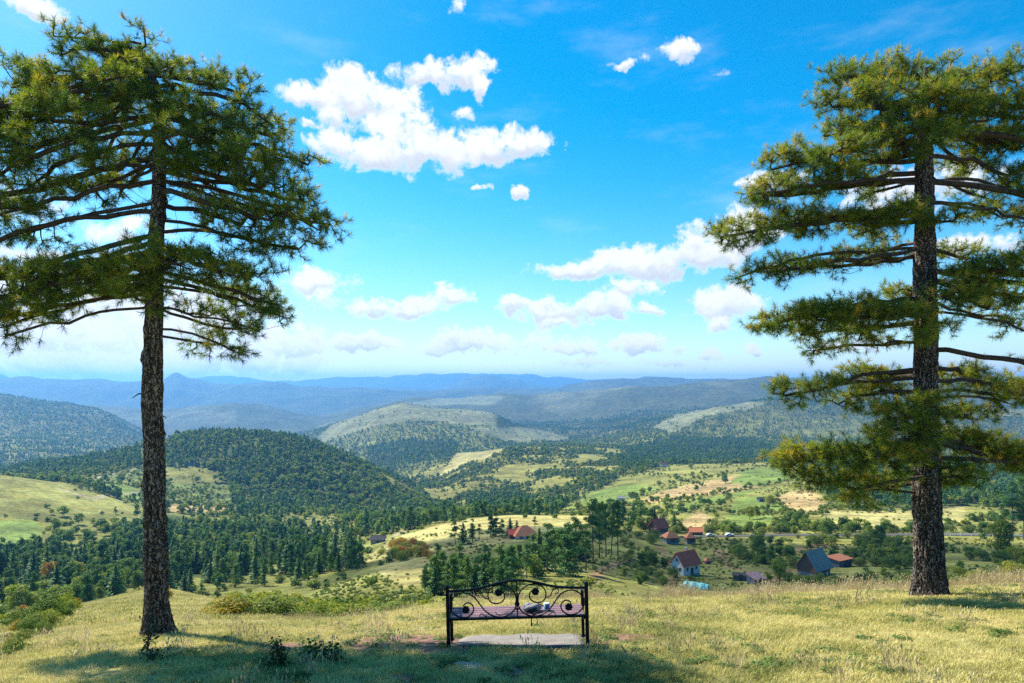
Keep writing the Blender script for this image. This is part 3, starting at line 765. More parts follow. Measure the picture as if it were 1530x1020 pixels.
def scatter_gn(name, pts, rz, sc, coll, mat_tilt=None):
    """one object: points on the land, each carrying an instance from the collection"""
    me = bpy.data.meshes.new(name); me.vertices.add(len(pts)); me.vertices.foreach_set('co', np.asarray(pts, np.float32).ravel())
    a = me.attributes.new('rz', 'FLOAT', 'POINT'); a.data.foreach_set('value', np.asarray(rz, np.float32))
    a = me.attributes.new('sc', 'FLOAT_VECTOR', 'POINT'); a.data.foreach_set('vector', np.asarray(sc, np.float32).ravel())
    o = bpy.data.objects.new(name, me); LINK(o)
    g = bpy.data.node_groups.new(name, 'GeometryNodeTree'); g.interface.new_socket('Geometry', in_out='INPUT', socket_type='NodeSocketGeometry'); g.interface.new_socket('Geometry', in_out='OUTPUT', socket_type='NodeSocketGeometry')
    n = g.nodes; l = g.links; gi = n.new('NodeGroupInput'); go = n.new('NodeGroupOutput')
    ci = n.new('GeometryNodeCollectionInfo'); ci.inputs['Collection'].default_value = coll; ci.inputs['Separate Children'].default_value = True; ci.inputs['Reset Children'].default_value = True
    ip = n.new('GeometryNodeInstanceOnPoints'); ip.inputs['Pick Instance'].default_value = True
    m2p = n.new('GeometryNodeMeshToPoints')
    l.new(gi.outputs[0], m2p.inputs[0]); l.new(m2p.outputs[0], ip.inputs['Points']); l.new(ci.outputs[0], ip.inputs['Instance'])
    ri = n.new('FunctionNodeRandomValue'); ri.data_type = 'INT'; ri.inputs[4].default_value = 0; ri.inputs[5].default_value = len(coll.objects) - 1
    l.new(ri.outputs[2], ip.inputs['Instance Index'])
    na = n.new('GeometryNodeInputNamedAttribute'); na.data_type = 'FLOAT'; na.inputs[0].default_value = 'rz'
    cx = n.new('ShaderNodeCombineXYZ'); l.new(na.outputs[0], cx.inputs[2]); l.new(cx.outputs[0], ip.inputs['Rotation'])
    nb = n.new('GeometryNodeInputNamedAttribute'); nb.data_type = 'FLOAT_VECTOR'; nb.inputs[0].default_value = 'sc'; l.new(nb.outputs[0], ip.inputs['Scale'])
    l.new(ip.outputs[0], go.inputs[0])
    md = o.modifiers.new('scatter', 'NODES'); md.node_group = g
    return o


# ------------------------------------------------------------------ scatter the woods over the land cover
# per class: list of (kind, trees per hectare)
DENS = {0: [('conifer', 50), ('broad', 88), ('shrub', 60)], 1: [('conifer', 215), ('broad', 80)], 2: [('broad', 85), ('shrub', 420), ('conifer', 8)], 3: [('shrub', 4), ('broad', .8)], 4: [('broad', .5), ('shrub', 1.5)], 5: [], 6: [('shrub', 1)],
        7: [('shrub', 1500), ('broad', 25)], 8: [('shrub', 60), ('broad', 12)], 9: [('shrub', 130), ('broad', 12)], 10: [('broad', 8), ('shrub', 8)], 11: [('conifer', 110), ('broad', 190)]}
HT = {'conifer': 11.5, 'broad': 8.7, 'shrub': 2.8}
cand = {k: [] for k in HT}
for (ya, yb, fac) in [(22, 45, 1), (45, 120, 1), (120, 250, 1), (250, 500, 1), (500, 1000, 1), (1000, 1800, .8), (1800, 2900, .55), (2900, 4400, .36)]:
    ua, ub = -1.3, 1.3; area = (ub - ua) * (yb**2 - ya**2) / 2 / 1e4
    for kind in HT:
        dm = max([d for c_ in DENS.values() for k_, d in c_ if k_ == kind])
        n = int(dm * fac * area)
        yy = np.sqrt(rng.uniform(ya**2, yb**2, n)); uu = rng.uniform(ua, ub, n); xx = uu * yy; px = CX + F * uu
        z = H(xx, yy); py = CY - F * z / yy; c_ = cover(px, py, yy)
        dk = np.zeros(12)
        for q, lst in DENS.items():
            for k_, d in lst:
                if k_ == kind: dk[q] = d
        pr = dk[c_] / dm
        # woods thin out and mass together along a broad pattern
        cl = fbm(xx / 60, yy / 60, 3, 81); cl2 = fbm(xx / 300, yy / 300, 3, 91)
        m0 = (c_ == 0); spl = np.clip(.5 + 2.2 * (cl2 + .5 * cl), 0, 1)
        pr = np.where(m0 & (kind == 'conifer'), pr * (0.05 + 3.0 * spl**4), pr)
        pr = np.where(m0 & (kind == 'broad'), pr * (1.25 - spl), pr)
        pr = np.where(np.isin(c_, (2, 3, 8, 4, 6, 10)), pr * np.clip(.25 + 3.2 * cl, 0, 2.5), pr)
        pr = np.where((px < 220) & (yy > 300) & (yy < 700) & np.isin(c_, (4, 8)), pr * .12, pr)
        if ya > 1000: pr = np.where((kind == 'shrub'), pr * .5, pr)
        pr = np.where(m0 & (yy > 2400), pr * np.where(cl2 > .22, .35, 1), pr)
        ok = rng.random(n) < pr
        topy = CY - F * (z + HT[kind]) / yy
        vis = topy < horizon(px, yy * .985) + 1
        ok &= vis | (rng.random(n) < .12)
        xx, yy, z, px, py, c_ = (q_[ok] for q_ in (xx, yy, z, px, py, c_))
        s = rng.uniform(.45, 1.15, len(xx)) * (1.25 if ya > 1800 else 1)
        s = np.where(yy < 250, s * .8, s); s = np.where((yy < 120) & (px < 290), s * .55, s); s = np.where((yy < 120) & (px >= 290), s * .95, s)
        cand[kind].append(np.stack([xx, yy, z - .15, s, c_, px, py, vis[ok]], 1))
HEDGE = [[(900, 762), (960, 752), (1040, 742), (1130, 728), (1200, 712)], [(960, 792), (1000, 770), (1060, 752), (1095, 744)], [(1066, 790), (1070, 768), (1090, 742), (1080, 722)], [(1090, 768), (1140, 767), (1190, 768), (1240, 768)], [(1160, 742), (1172, 766), (1176, 790)],
  [(1000, 722), (1060, 712), (1130, 700)], [(860, 770), (900, 760), (950, 770), (1000, 766)], [(1230, 760), (1320, 764), (1400, 762)], [(0, 772), (60, 770), (130, 768), (210, 766)], [(120, 726), (165, 722), (210, 728)], [(215, 755), (260, 752), (350, 758)], [(940, 700), (1000, 712), (1060, 730)], [(1400, 790), (1460, 780), (1530, 776)], [(1060, 792), (1120, 794), (1200, 792), (1300, 790)]]
for hd_ in HEDGE:
    for (a0, b0), (a1, b1) in zip(hd_[:-1], hd_[1:]):
        for k in range(int(math.hypot(a1 - a0, b1 - b0) / 2.6)):
            f_ = k / max(1, math.hypot(a1 - a0, b1 - b0) / 2.6); a_, b_ = a0 + (a1 - a0) * f_ + rng.normal(0, 2), b0 + (b1 - b0) * f_ + rng.normal(0, 1.2)
            if rng.random() < .22: continue
            q_ = hit(a_, b_, 345, 1300); kd = 'shrub' if rng.random() < .7 else 'broad'
            cand[kd].append(np.array([[q_.x, q_.y, q_.z - .2, rng.uniform(.6, 1.3) * (1 if kd == 'shrub' else .6), 8, a_, b_, 1]]))
for k in cand: cand[k] = np.concatenate(cand[k])

# keep clear of the village, the road and the clearings
CLEAR = [(985, 786, 14), (1001, 806, 9), (1031, 806, 8), (1040, 796, 8), (1022, 850, 13), (1040, 876, 8), (1110, 865, 10), (1131, 870, 9), (1215, 850, 13), (1254, 840, 10), (782, 800, 14), (1180, 856, 8), (1140, 858, 9), (1080, 835, 7), (1100, 852, 7), (1075, 800, 12), (635, 773, 10), (565, 808, 8)]
CP = [(hit(a, b, 100 if b < 900 else 5, 700), r) for a, b, r in CLEAR]
for k in cand:
    A = cand[k]; ok = np.ones(len(A), bool)
    for pt, r in CP:
        d_ = np.hypot(A[:, 0] - pt.x, (A[:, 1] - pt.y) * .6); ok &= d_ > r
        ln = (np.abs(A[:, 5] - (CX + F * pt.x / pt.y)) < F * r * .7 / pt.y) & (A[:, 1] < pt.y) & (A[:, 1] > pt.y - 38); ok &= ~ln
    rd = (np.abs(A[:, 1] - (338 - 0.0 * A[:, 0])) < 7) & (A[:, 5] > 1000); ok &= ~rd
    if k != 'shrub': ok &= ~((A[:, 1] < 340) & (A[:, 5] > 880) & (rng.random(len(A)) < .8))
    tp_ = A[:, 6] - F * HT[k] * A[:, 3] / A[:, 1]
    if k != 'shrub': ok &= ~((A[:, 1] < 400) & (A[:, 5] > 540) & (A[:, 5] < 890) & (tp_ < np.interp(A[:, 5], [540, 600, 680, 780, 880], [842, 838, 824, 815, 780])))
    ok &= ~((A[:, 1] < 600) & (A[:, 1] > 250) & (A[:, 5] < 360) & (A[:, 5] > -60) & (tp_ < 772) & (rng.random(len(A)) < .93))
    ok &= ~((A[:, 1] < 430) & (A[:, 5] > 375) & (A[:, 5] < 570) & (tp_ < 800) & (rng.random(len(A)) < .85))
    ok &= ~((A[:, 1] < 430) & (A[:, 5] < 70) & (tp_ < 800) & (rng.random(len(A)) < .8))
    ok &= ~((A[:, 1] < 75) & (A[:, 5] > 290))
    if k == 'broad': ok &= ~((A[:, 1] < 130) & (A[:, 5] > 290))
    # a sunny open view in front of the ridge edge
    ok &= ~((A[:, 1] < 95) & (A[:, 5] > 330) & (k != 'shrub'))
    if k != 'shrub': ok &= ~((A[:, 1] < np.interp(A[:, 5], [0, 130, 200, 600, 680], [125, 150, 215, 215, 95])) & (A[:, 5] < 680))
    cand[k] = A[ok]

N_IND = {'conifer': 270, 'broad': 185, 'shrub': 40}
# low tussocks and weeds roughening the open slopes
n = 75000; yy = np.sqrt(rng.uniform(60**2, 900**2, n)); yy[: n // 2] = np.sqrt(rng.uniform(60**2, 345**2, n // 2)); uu = rng.uniform(-1.0, 1.0, n); xx = uu * yy; z = H(xx, yy); px = CX + F * uu; py = CY - F * z / yy; c_ = cover(px, py, yy)
ok = np.isin(c_, (2, 8, 9, 7)) | (np.isin(c_, (3, 4, 6)) & (rng.random(n) < .12)); ok &= (rng.random(n) < .5) | (px < 860) | (yy > 340); ok &= rng.random(n) < np.clip(.35 + 2.2 * fbm(xx / 22, yy / 22, 3, 131), 0, 1); ok &= (py - 3 < horizon(px, yy * .985)) & ~((np.abs(yy - 336) < 6) & (px > 990)) & ((px > 230) | (yy < 300))
s_ = rng.uniform(.10, .34, n)[ok] * np.clip(yy[ok] / 300, .6, 1.5); ts = scatter_gn('tussocks', np.stack([xx, yy, z - .05], 1)[ok], rng.uniform(0, 6.28, ok.sum()), np.stack([s_ * 1.3, s_ * 1.3, s_], 1), fc['shrub']); tag(ts, 'weeds and tussocks roughening the open slopes and fields', 'weeds', kind='stuff')


def place(lib, i, x, y, z, s, rz, name, label, cat, group, parts=True, thin=1.0):
    leaves, tm = LIB[lib][i % len(LIB[lib])]
    if parts and tm is not None:
        r_ = empty(name, (x, y, z), rz); r_.scale = (s * thin, s * thin, s)
        a_ = bpy.data.objects.new('crown' if 'shrub' not in lib else 'foliage', leaves); LINK(a_); a_.parent = r_
        b_ = bpy.data.objects.new('trunk' if 'shrub' not in lib else 'stem', tm); LINK(b_); b_.parent = r_
    else:
        r_ = bpy.data.objects.new(name, leaves); LINK(r_); r_.location = (x, y, z); r_.rotation_euler = (0, 0, rz); r_.scale = (s * thin, s * thin, s)
    tag(r_, label, cat, group); return r_


def zone(px, py, Y, c_):
    if Y < 95 and px < 640: return 'on the bushy slope below the grassy knoll'
    if px < 250 and Y < 260: return 'in the dark wood low on the left slope'
    if px < 520 and Y < 700: return 'in the wood filling the valley behind the left pine'
    if px < 680 and Y >= 700: return 'on the wooded hill between the pine and the ravine'
    if px < 620: return 'on the slope falling from the crest into the valley'
    if px < 900 and Y < 300: return 'in the wood below the crest behind the bench'
    if Y < 345: return 'on the shaded slope around the village houses'
    if px < 900: return 'beside the meadow knoll beyond the bench'
    if Y < 1300: return 'among the hedged meadows beyond the village road'
    return 'on the far side of the valley'


INFO = {'conifer': ('conifer', 'tree', 'dark green conifer ', 'conifers '), 'broad': ('broadleaf_tree', 'tree', 'round leafy tree ', 'leafy trees '), 'shrub': ('shrub', 'shrub', 'low green shrub ', 'shrubs ')}
for k, A in cand.items():
    size = HT[k] * A[:, 3] / A[:, 1] * A[:, 7] * (np.abs(A[:, 5] - 765) < 770)
    order = np.argsort(-size); top = order[:N_IND[k]]; rest = order[N_IND[k]:]
    nm, cat, lb, gp = INFO[k]
    for i, j in enumerate(top):
        x, y, z, s, c_, px, py, _ = A[j]; zn = zone(px, py, y, c_)
        lib = k; L2 = lb
        if k == 'broad' and rng.random() < .14: lib, L2 = 'yellow', 'yellowing leafy tree '
        if k == 'shrub':
            rr = rng.random(); at_ = (px < 640 and y < 95)
            if at_ and rr < .14: lib, L2 = 'ashrub', 'orange autumn shrub '
            elif at_ and rr < .55 or rr < .2: lib, L2 = 'yshrub', 'yellow green shrub '
            z -= .1
        place(lib, i, x, y, z, s * (1.0 if k != 'broad' else .95), rng.uniform(0, 6.28), nm, L2 + zn, cat, L2.strip() + 's ' + zn if False else gp + zn, parts=HT[k] * s / y * 683 > 18, thin=rng.uniform(.85, 1.15))
    A2 = A[rest]; sc3 = A2[:, 3:4] * np.stack([rng.uniform(.85, 1.2, len(A2))] * 2 + [rng.uniform(.8, 1.15, len(A2))], 1)
    o_ = scatter_gn('far_' + {'conifer': 'conifers', 'broad': 'broadleaf_woods', 'shrub': 'shrubs'}[k], A2[:, :3], rng.uniform(0, 6.28, len(A2)), sc3, fc[k])
    tag(o_, {'conifer': 'dark conifer woods spread over the far hills', 'broad': 'leafy mixed woods spread over the far hills', 'shrub': 'small bushes dotted over meadows and hillsides'}[k], {'conifer': 'conifer wood', 'broad': 'mixed wood', 'shrub': 'bushes'}[k], kind='stuff')
    print('scatter', k, len(A), 'individual', len(top))
# ------------------------------------------------------------------ the two tall pines on the ridge
def barkmat(name, c1, c2, c3):
    m, t, p, o = newmat(name); g = t.new('ShaderNodeTexCoord').outputs['Object']
    gs = t.vmath('MULTIPLY', g, (1, 1, .15)); wv = t.vmath('SCALE', t.noise(g, 5, 3, out='Color')); wv.node.inputs['Scale'].default_value = .30
    gs = t.vmath('ADD', gs, wv)
    vo = t.new('ShaderNodeTexVoronoi', feature='DISTANCE_TO_EDGE'); vo.inputs['Scale'].default_value = 17; vo.inputs['Randomness'].default_value = 1.0; t.put(vo.inputs['Vector'], gs)
    crack = t.mrange(vo.outputs[0], 0.0, 0.22)
    fl = t.noise(gs, 60, 5, .7); big = t.noise(g, 1.1, 4, .6)
    c = t.mix(t.mrange(fl, .3, .7), c2, c3); c = t.mix(t.mrange(big, .42, .62, 0, .7), c, c3)
    c = t.mix(crack, c1, c)
    c = t.mix(t.mrange(t.noise(g, .5, 4, .7), .45, .65, 0, .5), c, t.mix(1.0, c, (1.5, 1.05, .8, 1), 'MULTIPLY')); lich = t.mrange(t.noise(g, 3.2, 6, .7), .6, .72, 0, .5); c = t.mix(lich, c, (.30, .29, .27, 1))
    t.put(p.inputs['Base Color'], c); p.inputs['Roughness'].default_value = .92; p.inputs['Specular IOR Level'].default_value = .15
    b = t.new('ShaderNodeBump'); b.inputs['Strength'].default_value = 1.0; b.inputs['Distance'].default_value = .05
    hgt = t.math('ADD', t.math('MULTIPLY', crack, .8), t.math('MULTIPLY', fl, .35)); t.put(b.inputs['Height'], hgt); t.l.new(b.outputs[0], p.inputs['Normal'])
    return m


M_BARK = barkmat('pine_bark', (.030, .024, .020, 1), (.13, .105, .088, 1), (.27, .235, .21, 1))
M_LIMB = plain('pine_limb', (.060, .044, .036), .9, .4, 14, bump=.4)
m, t, p, o = newmat('long_pine_needles'); M_NEED = m
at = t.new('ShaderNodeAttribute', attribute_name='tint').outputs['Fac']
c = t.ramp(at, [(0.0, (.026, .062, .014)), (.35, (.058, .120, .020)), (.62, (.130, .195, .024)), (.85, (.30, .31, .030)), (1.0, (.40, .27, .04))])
t.put(p.inputs['Base Color'], c); p.inputs['Roughness'].default_value = .55; p.inputs['Specular IOR Level'].default_value = .35
tr = t.new('ShaderNodeBsdfTranslucent'); t.put(tr.inputs[0], t.mix(1.0, c, (1.5, 1.45, .7, 1), 'MULTIPLY'))
mx = t.new('ShaderNodeMixShader'); mx.inputs[0].default_value = .42; t.l.new(p.outputs[0], mx.inputs[1]); t.l.new(tr.outputs[0], mx.inputs[2]); t.l.new(mx.outputs[0], o.inputs[0])


def needles(C, A, tint, nn=42, L=.115, wd=.0064):
    """needle sprays: C tip base points, A axis directions"""
    n = len(C); A = A / np.linalg.norm(A, axis=1, keepdims=True)
    r0 = rng.normal(size=(n, 3)); U = np.cross(A, r0); U /= np.linalg.norm(U, axis=1, keepdims=True); Vv = np.cross(A, U)
    q = rng.uniform(0, 6.283, (n, nn)); f = rng.random((n, nn)); sp = np.radians(20 + 66 * (1 - f) + rng.normal(0, 7, (n, nn)))
    b = C[:, None] + A[:, None] * (f * .085 - .04)[..., None]
    rad = np.cos(q)[..., None] * U[:, None] + np.sin(q)[..., None] * Vv[:, None]
    D = np.cos(sp)[..., None] * A[:, None] + np.sin(sp)[..., None] * rad
    Ln = L * rng.uniform(.7, 1.15, (n, nn, 1)); tip = b + D * Ln; tip[..., 2] -= .012
    S = np.cross(D, rng.normal(size=D.shape)); S /= np.linalg.norm(S, axis=2, keepdims=True)
    V = np.stack([b - S * wd / 2, b + S * wd / 2, tip + S * wd * .18, tip - S * wd * .18], 2).reshape(-1, 3)
    T = np.repeat((tint[:, None] + rng.normal(0, .07, (n, nn))).ravel(), 4)
    return V, np.arange(len(V)).reshape(-1, 4), np.clip(T, 0, 1)


def grow(limb, limb_r, pts):
    """join points to a limb by shortest links; returns tube mesh and last directions"""
    N = [np.array(p) for p in limb]; par = [-1] + list(range(len(limb) - 1)); 
    d0 = np.min(np.linalg.norm(pts[:, None] - np.array(limb)[None], axis=2), axis=1)
    dirs = np.zeros_like(pts); leaf = np.zeros(len(pts), int)
    root = np.array(limb[0])
    for j in np.argsort(d0):
        P = pts[j]; arr = np.array(N); dd = np.linalg.norm(arr - P, axis=1)
        pen = dd + .25 * np.linalg.norm(arr - root, axis=1) * 0 + np.where(np.linalg.norm(arr - root, axis=1) > np.linalg.norm(P - root) + .12, .5, 0)
        k = int(np.argmin(pen)); a = arr[k]; v = P - a; L = np.linalg.norm(v)
        if L > .22:
            nseg = int(L / .2) + 1; prev = k
            for s_ in range(1, nseg + 1):
                tq = s_ / nseg; pt = a + v * tq; pt = pt + np.array([rng.normal(0, .018), rng.normal(0, .018), -.10 * L * math.sin(tq * math.pi) + rng.normal(0, .012)]) * (s_ < nseg)
                N.append(pt); par.append(prev); prev = len(N) - 1
        else: N.append(P); par.append(k)
        leaf[j] = len(N) - 1; dirs[j] = N[-1] - N[par[-1]]
    n = len(N); cnt = np.zeros(n); 
    for j in leaf: cnt[j] += 1
    for i in range(n - 1, 0, -1): 
        if par[i] >= 0: cnt[par[i]] += cnt[i]
    for i in range(len(limb) - 1, 0, -1): pass
    rad = .0036 * np.maximum(cnt, 1) ** .52
    for i in range(len(limb)): rad[i] = max(rad[i], limb_r * (1 - .75 * i / (len(limb) - 1)))
    N = np.array(N); V = []; Fc = []
    for i in range(1, n):
        a, b = N[par[i]], N[i]; tdir = b - a; l_ = np.linalg.norm(tdir)
        if l_ < 1e-4: continue
        tdir = tdir / l_; uu_ = np.cross(tdir, (.3, .1, 1)); uu_ /= np.linalg.norm(uu_) + 1e-9; vv_ = np.cross(tdir, uu_)
        K = 6 if i < len(limb) else 4; b0 = len(V)
        for (c_, r_) in ((a, rad[par[i]] if i < len(limb) or cnt[par[i]] < cnt[i] * 2.5 else rad[i] * 1.15), (b, rad[i])):
            for q in range(K):
                an = 6.283 * q / K; V.append(c_ + (uu_ * math.cos(an) + vv_ * math.sin(an)) * r_)
        for q in range(K): Fc.append((b0 + q, b0 + (q + 1) % K, b0 + K + (q + 1) % K, b0 + K + q))
    return np.array(V), np.array(Fc), dirs


def hero(name, px0, D, axis_px, rads, pads, label, seed, dens=1.0, tint0=.36, drop=.3, flare=1.5):
    """axis_px: [(px, py)] of the stem from foot to top; rads: radius in pixels at those points"""
    global rng
    rng = np.random.default_rng(seed); rn = random.Random(seed)
    bx = (px0 - CX) / F * D; bz = zat(bx, D); root = empty(name, (bx, D, bz)); tag(root, label, 'pine tree', 'the two tall pines on the ridge')
    sc = D / F
    ax = [np.array([(a - CX) * sc - bx, 0, (CY - b) * sc - bz]) for a, b in axis_px]; ax[0][2] = -.25
    zs = np.array([a[2] for a in ax]); xs = np.array([a[0] for a in ax]); rs = np.array(rads) * sc
    def axis(z): return np.array([np.interp(z, zs, xs), .06 * math.sin(z * .6) - .06 * 0, z])
    # stem: rings with furrowed plates
    nz, na = 420, 96; zz = np.linspace(zs[0], zs[-1], nz); V = np.zeros((nz, na, 3)); th_ = np.linspace(0, 2 * math.pi, na, endpoint=False)
    for i, z in enumerate(zz):
        r = np.interp(z, zs, rs); c_ = axis(z); fl = math.exp(-max(z, 0) / .33) * (flare - 1)
        lob = 1 + fl * (.55 + .45 * np.cos(th_ * 3 + seed) + .35 * np.cos(th_ * 5 + 1.3 * seed))
        V[i, :, 0] = c_[0] + np.cos(th_) * r * lob; V[i, :, 1] = c_[1] + np.sin(th_) * r * lob; V[i, :, 2] = z
    G = np.stack([np.broadcast_to(th_[None], (nz, na)), np.broadcast_to(zz[:, None], (nz, na))], 0)
    cx_, sy_ = np.cos(G[0]), np.sin(G[0]); R0 = np.interp(zz, zs, rs)[:, None]
    a1 = fbm(cx_ * R0 * 16 + 3, sy_ * R0 * 16 + G[1] * 1.3, 4, seed); a2 = fbm(cx_ * R0 * 34 + G[1] * 5, sy_ * R0 * 34 - G[1] * 7.7, 3, seed + 5)
    a3 = fbm(cx_ * 1.3 + 7, sy_ * 1.3 + G[1] * 1.1, 3, seed + 9)
    dsp = -.062 * np.exp(-(np.abs(a1) / .10) ** 1.3) + .022 * a2 + .05 * a3
    dsp = dsp * np.clip(R0 / .24, .3, 1.0)
    V[:, :, 0] += cx_ * dsp; V[:, :, 1] += sy_ * dsp
    for (kz, ka, kr) in [(rn.uniform(1.2, zs[-1] * .9), rn.uniform(0, 6.28), rn.uniform(.02, .045)) for _ in range(26)]:
        d2 = ((zz[:, None] - kz) / .07) ** 2 + ((np.angle(np.exp(1j * (th_[None] - ka)))) / .35) ** 2; k_ = kr * np.exp(-d2); V[:, :, 0] += cx_ * k_; V[:, :, 1] += sy_ * k_
    ii = np.arange(nz * na).reshape(nz, na); q_ = np.stack([ii[:-1], np.roll(ii, -1, 1)[:-1], np.roll(ii, -1, 1)[1:], ii[1:]], -1).reshape(-1, 4)
    mesh_np('trunk', V.reshape(-1, 3), q_, M_BARK, parent=root, smooth=False)
    for k in range(9):
        z = rn.uniform(1.0, zs[-1] * .75); a = rn.uniform(0, 6.28); r = float(np.interp(z, zs, rs)) * .8; c_ = axis(z); l = rn.uniform(.08, .2); b = MB(); d_ = Vector((math.cos(a), math.sin(a), rn.uniform(-.25, .2)))
        P0 = Vector(tuple(c_)) + Vector((d_.x, d_.y, 0)) * r; b.tube([P0, P0 + d_ * l * .5, P0 + d_ * l + Vector((0, 0, rn.uniform(-.08, .05)))], [.018, .012, .005], 6); b.build('branch_stub', M_LIMB, root)
    for pi, pad in enumerate(pads):
        pxc, pyc, rx, ry = pad[:4]; dy = pad[4] if len(pad) > 4 else rn.uniform(-.7, .9); dn = pad[5] if len(pad) > 5 else 1.0; up = pad[6] if len(pad) > 6 else .55
        rx *= 1.04; ry *= 1.38 if seed == 11 else 1.2
        Dc = D + dy; s2 = Dc / F
        C = np.array([(pxc - CX) * s2 - bx, dy, (CY - pyc) * s2 - bz]); Rx, Rz = rx * s2, ry * s2; Ry = max(.4, min(1.1, Rx * .8))
        n = int(330 * dens * dn * (Rx * Rz * Ry / .35) ** .72) + 12
        n = min(n, 950); pass
        # small clumps inside the pad
        ncl = max(5, int(n / 11)); cc_ = rndsph(ncl) * rng.uniform(.35, 1, (ncl, 1)) ** .6
        cc_[:, 2] = np.abs(cc_[:, 2]) * np.sign(cc_[:, 2] + .35)
        k = rng.integers(0, ncl, n); pp = cc_[k] * np.array([Rx, Ry, Rz]) + rng.normal(size=(n, 3)) * np.array([.13, .13, .075])
        pts = C + pp
        hd = math.hypot(C[0] - axis(C[2])[0], C[1]); za = min(C[2] + drop * hd * rn.uniform(.5, 1.3) - .1, zs[-1] - .25)
        if len(pad) > 7: za = C[2] + pad[7]
        A0_ = axis(za); E = C + np.array([.35 * Rx * np.sign(C[0] - A0_[0]), 0, -.35 * Rz]); K = max(5, int(np.linalg.norm(E - A0_) / .28))
        side = rng.normal(size=3) * np.array([.08, .10, .025]) * hd
        limb = [A0_ + (E - A0_) * (i / K) + side * math.sin(math.pi * i / K) + np.array([0, 0, .02 * hd * math.sin(math.pi * (i / K))]) + rng.normal(size=3) * .025 * (0 < i < K) for i in range(K + 1)]
        lf = rng.uniform(.45, .97, n // 5); li = (lf * K).astype(int); la = np.array(limb); ex = la[li] + (la[np.minimum(li + 1, K)] - la[li]) * (lf * K - li)[:, None] + rng.normal(size=(len(lf), 3)) * np.array([.13, .13, .07]) + np.array([0, 0, .05])
        pts = np.concatenate([pts, ex]); pp = np.concatenate([pp, rng.normal(size=(len(ex), 3)) * .12 + np.array([0, 0, .1])]); n = len(pts)
        Vb, Fb, dirs = grow(limb, min(.034, .009 + .008 * hd) * (1.0 if rn.random() < .3 else .55), pts)
        br = mesh_np('branch', Vb, Fb, M_LIMB, parent=root)
        outw = pp / np.array([Rx, Ry, Rz]); outw /= np.linalg.norm(outw, axis=1, keepdims=True) + 1e-6
        A_ = .55 * outw + np.array([0, 0, up]) + .5 * dirs / (np.linalg.norm(dirs, axis=1, keepdims=True) + 1e-6) + rng.normal(size=(n, 3)) * .25
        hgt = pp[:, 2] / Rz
        tint = np.clip(tint0 + .17 * hgt + .16 * rng.normal(size=n) + .16 * fbm(pts[:, 0] * 1.3, pts[:, 2] * 1.7 + pts[:, 1], 2, seed), .02, .97)  # tint rises with height in the pad, painting in sunlit tops
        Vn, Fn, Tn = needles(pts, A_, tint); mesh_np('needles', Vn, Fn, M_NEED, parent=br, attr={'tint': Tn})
    return root


LEFT_PADS = [
 (118, 66, 38, 18, 0, .9, .9), (85, 48, 14, 12, 0, .8, 1, -.2), (203, 62, 20, 30, .1, .9, 1.1), (160, 95, 50, 24), (225, 100, 45, 24, .3),
 (40, 120, 62, 22, .2), (0, 150, 60, 26, -.3), (110, 128, 60, 26, -.4), (180, 130, 55, 26, -.8), (250, 125, 48, 24, -.3), (300, 118, 44, 20, .3), (345, 130, 40, 20, 0),
 (385, 172, 40, 20, -.3), (320, 165, 50, 24, -.8), (280, 185, 50, 26, .7), (210, 165, 50, 24, 1.4), (100, 170, 60, 22, -1.0), (30, 185, 55, 22, .4), (-50, 190, 60, 34, 0),
 (345, 215, 60, 24, .3), (410, 232, 36, 15, -.4), (450, 240, 28, 13, .2), (300, 225, 50, 22, 1.2, .7), (70, 215, 60, 24, .9), (130, 245, 45, 20, -.7, .8), (20, 250, 50, 22, -.4),
 (60, 275, 50, 18, .5, .8), (170, 225, 40, 20, 1.7, .7), (250, 215, 30, 25, -1.2, .8),
 (370, 270, 60, 24, -.4), (430, 290, 44, 20, .5), (310, 275, 50, 24, .9, .8), (400, 320, 60, 24, -.6), (460, 335, 40, 16, 0), (485, 330, 24, 11, .4), (340, 325, 60, 22, .6, .8), (430, 365, 44, 15, .1, .8),
 (370, 355, 50, 16, -.2, .6), (120, 290, 50, 18, .3, .6), (15, 310, 50, 22, -.5), (-40, 300, 60, 30, .4), (55, 345, 50, 14, .3, .7), (-20, 360, 60, 20, 0, .8), (145, 270, 40, 20, 1.2, .5), (190, 290, 36, 18, .9, .6), (215, 250, 30, 18, 1.0, .6),
 (245, 385, 60, 22, -1.3, 1.2), (310, 395, 56, 22, -1.0, 1.2), (360, 410, 46, 20, -.5, 1.1), (200, 400, 50, 20, -1.0), (145, 405, 50, 20, -.6), (90, 410, 55, 20, -.2), (30, 415, 50, 22, .2), (-35, 410, 50, 26, 0),
 (215, 440, 34, 20, -1.1, .9), (170, 430, 44, 16, .2, .8), (120, 440, 50, 16, .4, .7), (55, 455, 44, 18, -.4, .8), (15, 480, 34, 18, .2, .8), (-30, 470, 40, 24, 0), (0, 445, 50, 22, -.4, 1), (70, 425, 50, 24, -.7, 1.1), (20, 495, 24, 12, 0, .8), (110, 415, 46, 20, -.9, 1), (90, 150, 60, 24, .8), (20, 215, 60, 24, -.6), (290, 250, 50, 22, -.7, .9), (350, 245, 56, 20, -.9, .9), (400, 200, 40, 18, .6, .9),
 (390, 445, 46, 18, -.2, .9), (330, 440, 48, 18, .5, .8), (405, 465, 36, 14, .3, .8), (300, 465, 36, 14, -.2, .6), (345, 485, 44, 14, .1, .6), (310, 510, 34, 12, .4, .6, .2), (340, 520, 28, 10, -.2, .6, .1), (380, 490, 22, 10, 0, .5, .2)]
